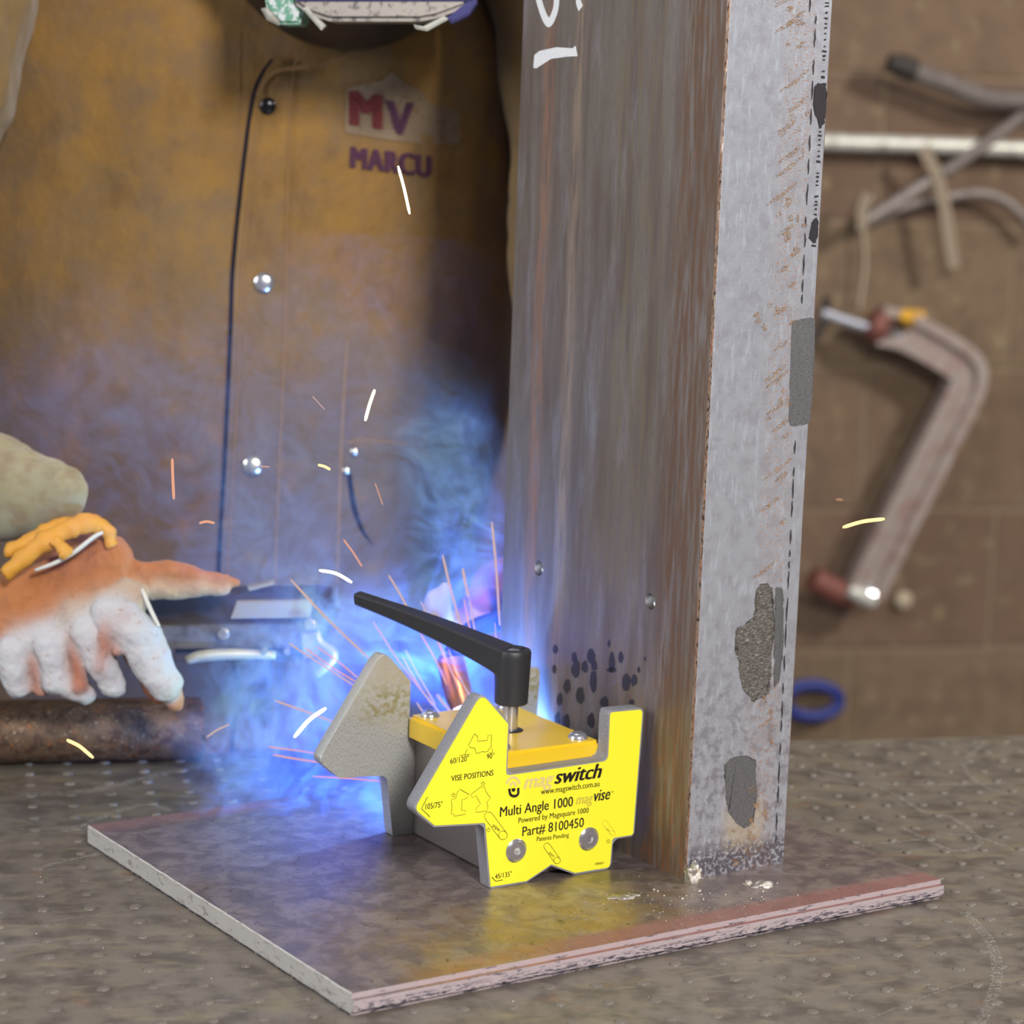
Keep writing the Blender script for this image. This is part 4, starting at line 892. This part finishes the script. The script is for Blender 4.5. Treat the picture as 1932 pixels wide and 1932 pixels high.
# helmet
hel = me_obj('welding_helmet', bpy.data.meshes.new('welding_helmet'), None, person) if False else None
hc = at(632, 88, 1.575); hz = hc.z
bm = bmesh.new(); bmesh.ops.create_uvsphere(bm, u_segments=56, v_segments=40, radius=1)
for v in bm.verts:
    x, y, z = v.co; e = lambda q, n: math.copysign(abs(q) ** n, q)
    k = 1.0 if z > 0 else 1 - .20 * (-z) ** 1.5
    v.co = Vector((hc.x + .116 * e(x, .85) * k, 1.665 + .125 * e(y, .9), hz + .150 + .150 * e(z, .92)))
helmet = obj('welding_helmet', bm, m_black_h, person, 180, world=True); helmet['label'] = 'black welding helmet with silver and green front panels'
def hpanel(name, pts, Y, th, m_, bev=.001):
    bm = bmesh.new(); q = [at(x, y, Y) for x, y in pts]; a = [bm.verts.new(p) for p in q]; b = [bm.verts.new(p + Vector((0, th, 0))) for p in q]; n = len(a)
    f0 = bm.faces.new(a[::-1]); f1 = bm.faces.new(b)
    for i in range(n): bm.faces.new((a[i], a[(i + 1) % n], b[(i + 1) % n], b[i]))
    bmesh.ops.recalc_face_normals(bm, faces=bm.faces)
    bmesh.ops.bevel(bm, geom=list(f0.edges), offset=bev, segments=2, affect='EDGES'); return obj(name, bm, m_, helmet, 35, world=True)
hpanel('front_panel', [(556, -330), (556, 8), (580, 26), (622, 40), (792, 40), (826, 34), (880, 14), (894, -12), (900, -330)], 1.535, .05, m_silver, .003)
hpanel('panel_clip', [(570, 16), (578, 12), (614, 48), (606, 57)], 1.531, .012, m_cond); hpanel('panel_clip', [(780, 46), (798, 50), (838, 30), (846, 36), (806, 58), (784, 54)], 1.531, .012, m_cond)
hpanel('side_panel', [(500, -330), (498, -10), (504, 22), (528, 46), (566, 46), (572, 20), (556, 0), (556, -330)], 1.540, .05, m_green, .002)
hpanel('corner_wear', [(492, 16), (504, 14), (528, 40), (526, 48), (504, 38)], 1.538, .01, m_cond)
hpanel('lens', [(590, -280), (590, -120), (860, -120), (860, -280)], 1.532, .01, m_black)
m_blueband = mat('blue_band', srgb(54, 50, 110), .4)
hpanel('blue_band', [(560, -30), (560, 2), (890, 2), (890, -30)], 1.533, .01, m_blueband)
hpanel('blue_corner', [(842, 34), (858, 22), (896, -10), (900, 4), (884, 28), (852, 44)], 1.534, .03, m_blueband)
hb = BVHTree.FromObject(helmet, bpy.context.evaluated_depsgraph_get()) if False else None
# ================================================================== HELD FIXTURE, RUSTY PIPE
m_fix = mat('fixture_steel', srgb(136, 136, 144), .4, .6, [dict(c=srgb(104, 100, 104), s=14, lo=.4, hi=.7)]); m_fixd = mat('fixture_dark', srgb(78, 70, 70), .5, .4); m_fixl = mat('fixture_light', srgb(186, 180, 174), .4, .6)
fix = thing('steel_fixture', 'grey bolted steel holding fixture in front of the jacket, gripped by the glove', 'fixture'); setorg(fix, at(450, 1190, 1.53))
def slab(name, pts, Y, th, m_, par=None, bev=.0008, lean=0):
    bm = bmesh.new(); q = [at(x, y, Y) for x, y in pts]; a = [bm.verts.new(p) for p in q]; b = [bm.verts.new(p + Vector((0, th, 0))) for p in q]; n = len(a)
    f0 = bm.faces.new(a[::-1]); bm.faces.new(b)
    for i in range(n): bm.faces.new((a[i], a[(i + 1) % n], b[(i + 1) % n], b[i]))
    bmesh.ops.recalc_face_normals(bm, faces=bm.faces); bmesh.ops.bevel(bm, geom=list(f0.edges), offset=bev, segments=2, affect='EDGES')
    return obj(name, bm, m_, par or fix, 35, world=True)
slab('upper_rail', [(250, 1122), (596, 1118), (598, 1174), (250, 1184)], 1.535, .025, m_fixd)
slab('lower_rail', [(262, 1182), (600, 1174), (604, 1222), (262, 1226)], 1.530, .03, m_fix)
slab('under_rail', [(330, 1226), (604, 1222), (600, 1246), (330, 1250)], 1.540, .02, m_fixd)
slab('top_plate', [(446, 1134), (590, 1132), (584, 1166), (434, 1168)], 1.531, .004, m_fixl); slab('top_tab', [(466, 1108), (512, 1098), (516, 1104), (470, 1116)], 1.536, .01, m_fixl)
slab('end_block', [(592, 1120), (622, 1126), (630, 1180), (612, 1214), (598, 1200)], 1.534, .03, m_fixd); slab('bracket', [(568, 1196), (600, 1194), (602, 1236), (572, 1246)], 1.526, .004, m_fixl)
gtube('hook', [(598, 1192, 1.525), (604, 1212, 1.524), (626, 1228, 1.522), (630, 1242, 1.520), (612, 1262, 1.518), (598, 1274, 1.518)], .0028, m_fixl, fix)
gtube('rod', [(352, 1246, 1.524), (380, 1238, 1.524), (440, 1234, 1.526), (520, 1236, 1.53)], .0038, m_cond, fix)
for x, y, r in ((421, 1195, .0042), (585, 1178, .0042), (498, 1228, .0026), (542, 1228, .0026), (436, 1236, .0034)):
    P = at(x, y, 1.527); bm = bmesh.new(); lathe(bm, [(r, 0), (r, .002), (r * .7, .0034)], 20, Matrix.Translation(P) @ Matrix.Rotation(pi / 2, 4, 'X')); obj('bolt', bm, m_nickel, fix, 40, world=True)
m_rust = mat('rusty_pipe', srgb(98, 74, 52), .55, .35, [dict(c=srgb(70, 48, 32), s=30, lo=.42, hi=.62), dict(c=srgb(168, 152, 132), s=(90, 120, 90), lo=.60, hi=.68, a=.8), dict(c=srgb(140, 82, 36), s=40, o=(2, 2, 2), lo=.56, hi=.7, a=.7)], bump=dict(s=150, st=.4, dist=.001))
bm = bmesh.new(); A_ = Vector((-.42, 1.5155, .0205)); B_ = Vector((-.198, 1.5655, .0205)); dd = (B_ - A_).normalized()
tube(bm, [A_, A_ + dd * .01, B_ - dd * .001, B_], [.0205, .0205, .0205, .0195], 32)
bm2 = None
tag(obj('rusty_pipe', bm, m_rust, None, 40), 'rusty brown pipe lying along the back edge of the table under the glove', 'pipe')
# ================================================================== SPARKS
def spark_mat(name, c, s): return mat(name, (0, 0, 0), 1, 0, emit=(c, s))
m_s1 = spark_mat('spark_white', (1, .88, .58), 2.6); m_s2 = spark_mat('spark_yellow', (1, .70, .26), 2.0); m_s3 = spark_mat('spark_orange', (1, .46, .28), .85); m_s4 = spark_mat('spark_pale', (1, .66, .58), .65)
_sn = 0
def spark(pts, r, m_, label, Y=1.33, Y2=None, group='sparks flying from the weld'):
    n = len(pts); P = [at(x, y, Y + ((Y2 or Y) - Y) * i / max(1, n - 1)) for i, (x, y) in enumerate(pts)]
    P = bez(P, 5) if n > 2 else P
    bm = bmesh.new(); tube(bm, P, [r * (.6 if i in (0, len(P) - 1) else 1) for i in range(len(P))], 8); return tag(obj('spark', bm, m_, None, 180), label, 'spark', group)
SP = [([(751, 313), (763, 358), (773, 404)], .8, m_s1, 'bright spark high in front of the chest lettering', 1.34),
 ([(707, 735), (697, 764), (689, 794)], .9, m_s1, 'bright short spark leaning right above the pocket rivets', 1.34),
 ([(600, 877), (612, 880), (623, 886)], .7, m_s2, 'tiny yellow spark just left of the pocket rivets', 1.36),
 ([(602, 1076), (634, 1082), (664, 1099)], .9, m_s1, 'bright curved spark above the fixture end, bending down right', 1.34),
 ([(325, 865), (326, 900), (328, 942)], .8, m_s3, 'upright orange spark over the jacket left of the placket', 1.36),
 ([(376, 987), (390, 984), (405, 987)], .7, m_s3, 'small flat orange spark left of the placket, above the glove finger', 1.36),
 ([(615, 1336), (584, 1358), (555, 1391)], 1.1, m_s1, 'thickest white spark, in the blue smoke left of the bare back plate', 1.33),
 ([(126, 1396), (150, 1408), (176, 1430)], 1.0, m_s2, 'yellow curved spark low on the left before the rusty pipe', 1.36),
 ([(1590, 995), (1628, 984), (1669, 979)], 1.0, m_s2, 'lone yellow spark right of the channel, over the C-clamp', 1.36),
 ([(590, 748), (612, 772)], .4, m_s4, 'faint short spark on the jacket right of the placket seam', 1.38),
 ([(708, 912), (722, 952)], .4, m_s3, 'short thin orange spark right of the pocket edge', 1.40),
 ([(648, 1018), (666, 1042), (683, 1069)], .5, m_s3, 'thin orange spark left of the pocket bottom', 1.40),
 ([(548, 1093), (620, 1170), (700, 1246)], .7, m_s4, 'long thin spark crossing the fixture end toward the back plate', 1.42),
 ([(704, 1173), (760, 1258), (830, 1345)], .6, m_s4, 'long spark passing over the sloping edge of the back plate', 1.44),
 ([(545, 1214), (610, 1256), (678, 1300)], .55, m_s4, 'lowest of the three long sparks crossing the fixture hook', 1.42),
 ([(575, 1222), (625, 1258), (674, 1288)], .45, m_s3, 'middle of the three long sparks crossing the fixture hook', 1.42),
 ([(598, 1220), (640, 1250), (676, 1280)], .45, m_s3, 'highest of the three long sparks crossing the fixture hook', 1.42),
 ([(519, 1322), (575, 1342), (634, 1364)], .6, m_s4, 'spark crossing the thick white one in the blue smoke', 1.42),
 ([(390, 1391), (410, 1377), (433, 1367)], .5, m_s4, 'thin pink spark at the left edge of the blue smoke', 1.42),
 ([(507, 1409), (560, 1416), (612, 1424)], .45, m_s3, 'upper of the two flat sparks left of the back plate corner', 1.42),
 ([(515, 1424), (560, 1432), (615, 1440)], .55, m_s3, 'lower of the two flat sparks left of the back plate corner', 1.42),
 ([(590, 1465), (650, 1468), (720, 1474)], .45, m_s3, 'nearly level spark low under the back plate', 1.42),
 ([(733, 1085), (752, 1116), (769, 1147)], .6, m_s4, 'short spark ending at the lever arm', 1.42),
 ([(835, 1047), (850, 1110), (872, 1190)], .7, m_s4, 'long spark rising behind the middle of the lever', 1.44),
 ([(873, 1073), (878, 1100), (884, 1127)], .8, m_s4, 'short thick pale orange spark above the lever, under the blue plume', 1.44),
 ([(886, 1130), (894, 1180), (902, 1215)], .45, m_s4, 'faint spark continuing below the short thick one behind the lever', 1.45),
 ([(928, 985), (936, 1070), (943, 1180)], .7, m_s4, 'longest upright spark close along the channel edge', 1.45),
 ([(794, 1135), (806, 1162)], .6, m_s4, 'short pale spark just above the lever near the white glove tip', 1.44),
 ([(875, 1130), (884, 1175), (890, 1200)], .45, m_s3, 'thin orange spark just above the lever in front of the torch neck', 1.45),
 ([(934, 1175), (936, 1210)], .5, m_s4, 'small upright spark between lever hub and channel', 1.45),
 ([(792, 1193), (822, 1245), (843, 1292)], .5, m_s3, 'orange spark under the middle of the lever', 1.45),
 ([(826, 1210), (850, 1262), (876, 1325)], .7, m_s3, 'strongest orange spark under the lever running to the front plate peak', 1.45),
 ([(846, 1225), (868, 1280), (886, 1312)], .5, m_s4, 'pale spark under the lever nearest to the hub', 1.45),
 ([(765, 1226), (790, 1275), (822, 1330)], .5, m_s4, 'pale spark left of the copper nozzle', 1.46),
 ([(760, 1240), (785, 1285), (815, 1330)], .4, m_s3, 'thin spark near the rear cap screw', 1.46),
 ([(824, 1310), (836, 1326), (850, 1342)], .8, m_s4, 'thick short pale spark touching the yellow cap edge', 1.42),
 ([(786, 1325), (796, 1340), (808, 1352)], .5, m_s4, 'short spark between back plate and rear cap screw', 1.44),
 ([(1578, 942), (1590, 943)], .5, m_s3, 'tiny dim orange spark between channel and C-clamp', 1.5),
 ([(492, 880), (508, 881)], .5, m_s3, 'tiny orange spark at the lowest snap button', 1.4)]
for pts, r, m_, lab, Y in SP: spark(pts, r * .001, m_, lab, Y)
# ================================================================== ARC LIGHT AND SMOKE
ARC = DM @ Vector((.085, .139, .028))
l = bpy.data.lights.new('welding_arc', 'POINT'); l.energy = 6.5; l.color = (.10, .28, 1); l.shadow_soft_size = .006
o = bpy.data.objects.new('welding_arc', l); COL.objects.link(o); o.location = ARC
def smoke(name, lo, hi, puffs, dens, fine, thr, label, aniso=.0, col=(.55, .70, 1)):
    """a box whose volume is real wisps: soft puffs broken up by noise"""
    bm = bmesh.new(); bx(bm, lo, hi)
    m = bpy.data.materials.new(name); m.use_nodes = True; nt = m.node_tree; N = nt.nodes; L = nt.links; N.clear()
    out = N.new('ShaderNodeOutputMaterial'); vol = N.new('ShaderNodeVolumeScatter'); L.new(vol.outputs[0], out.inputs['Volume'])
    vol.inputs['Color'].default_value = (*col, 1); vol.inputs['Anisotropy'].default_value = aniso
    tc = N.new('ShaderNodeTexCoord'); P0 = tc.outputs['Object']
    def vm(op, a, b=None):
        q = N.new('ShaderNodeVectorMath'); q.operation = op
        for i, x in enumerate((a, b)):
            if x is None: continue
            if isinstance(x, (tuple, Vector)): q.inputs[i].default_value = x
            elif isinstance(x, float): q.inputs['Scale'].default_value = x
            else: L.new(x, q.inputs[i])
        return q
    def mth(op, a, b=None, cl=False):
        q = N.new('ShaderNodeMath'); q.operation = op; q.use_clamp = cl
        for i, x in enumerate((a, b)):
            if x is None: continue
            if isinstance(x, (int, float)): q.inputs[i].default_value = x
            else: L.new(x, q.inputs[i])
        return q.outputs[0]
    nz = N.new('ShaderNodeTexNoise'); nz.inputs['Scale'].default_value = 14; nz.inputs['Detail'].default_value = 2; L.new(P0, nz.inputs['Vector'])
    d1 = vm('SUBTRACT', nz.outputs['Color'], (.5, .5, .5)); d2 = vm('SCALE', d1.outputs[0], .085); P1 = vm('ADD', P0, d2.outputs[0]).outputs[0]
    tot = None
    for c, rr, a in puffs:
        v = vm('SUBTRACT', P1, tuple(c)); v2 = vm('DIVIDE', v.outputs[0], tuple(rr)); ln = vm('LENGTH', v2.outputs[0])
        g = mth('SUBTRACT', 1.0, ln.outputs['Value'], True); g = mth('MULTIPLY', mth('POWER', g, 1.3), a); tot = g if tot is None else mth('ADD', tot, g)
    n2 = N.new('ShaderNodeTexNoise'); n2.inputs['Scale'].default_value = fine; n2.inputs['Detail'].default_value = 2.5; n2.inputs['Distortion'].default_value = 2.2; L.new(P1, n2.inputs['Vector'])
    mr = N.new('ShaderNodeMapRange'); mr.interpolation_type = 'SMOOTHSTEP'; mr.inputs[1].default_value = thr[0]; mr.inputs[2].default_value = thr[1]; mr.inputs[3].default_value = thr[2]; mr.inputs[4].default_value = 1; L.new(n2.outputs['Fac'], mr.inputs[0])
    L.new(mth('MULTIPLY', mth('MULTIPLY', tot, mr.outputs[0]), dens), vol.inputs['Density'])
    try: m.cycles.homogeneous_volume = False; m.cycles.volume_sampling = 'MULTIPLE_IMPORTANCE'
    except Exception: pass
    o = obj(name, bm, m, None); o.display_type = 'WIRE'; return tag(o, label, 'smoke', None, 'stuff')
def pf(x, y, Y, rx, ry, rz, a): return (at(x, y, Y), Vector((rx, ry, rz)), a)
smoke('welding_smoke', (-.345, 1.395, .0005), (-.004, 1.548, .35), [
    pf(470, 1400, 1.46, .050, .06, .050, 7), pf(440, 1290, 1.47, .040, .05, .040, 5), pf(570, 1290, 1.47, .055, .06, .055, 8), pf(560, 1505, 1.43, .085, .05, .026, 7),
    pf(650, 1180, 1.48, .055, .06, .045, 7), pf(780, 1200, 1.47, .055, .06, .060, 6), pf(870, 1120, 1.48, .045, .06, .090, 6), pf(840, 920, 1.5, .042, .05, .070, 6),
    pf(230, 840, 1.49, .12, .09, .12, .75), pf(540, 820, 1.49, .11, .09, .13, .75), pf(540, 1060, 1.49, .10, .08, .07, 1.3), pf(700, 560, 1.5, .08, .07, .08, .5)],
    13, 34, (.45, .60, .02), 'blue lit welding smoke rolling left and rising from the weld over the jacket', col=(.13, .26, .86))
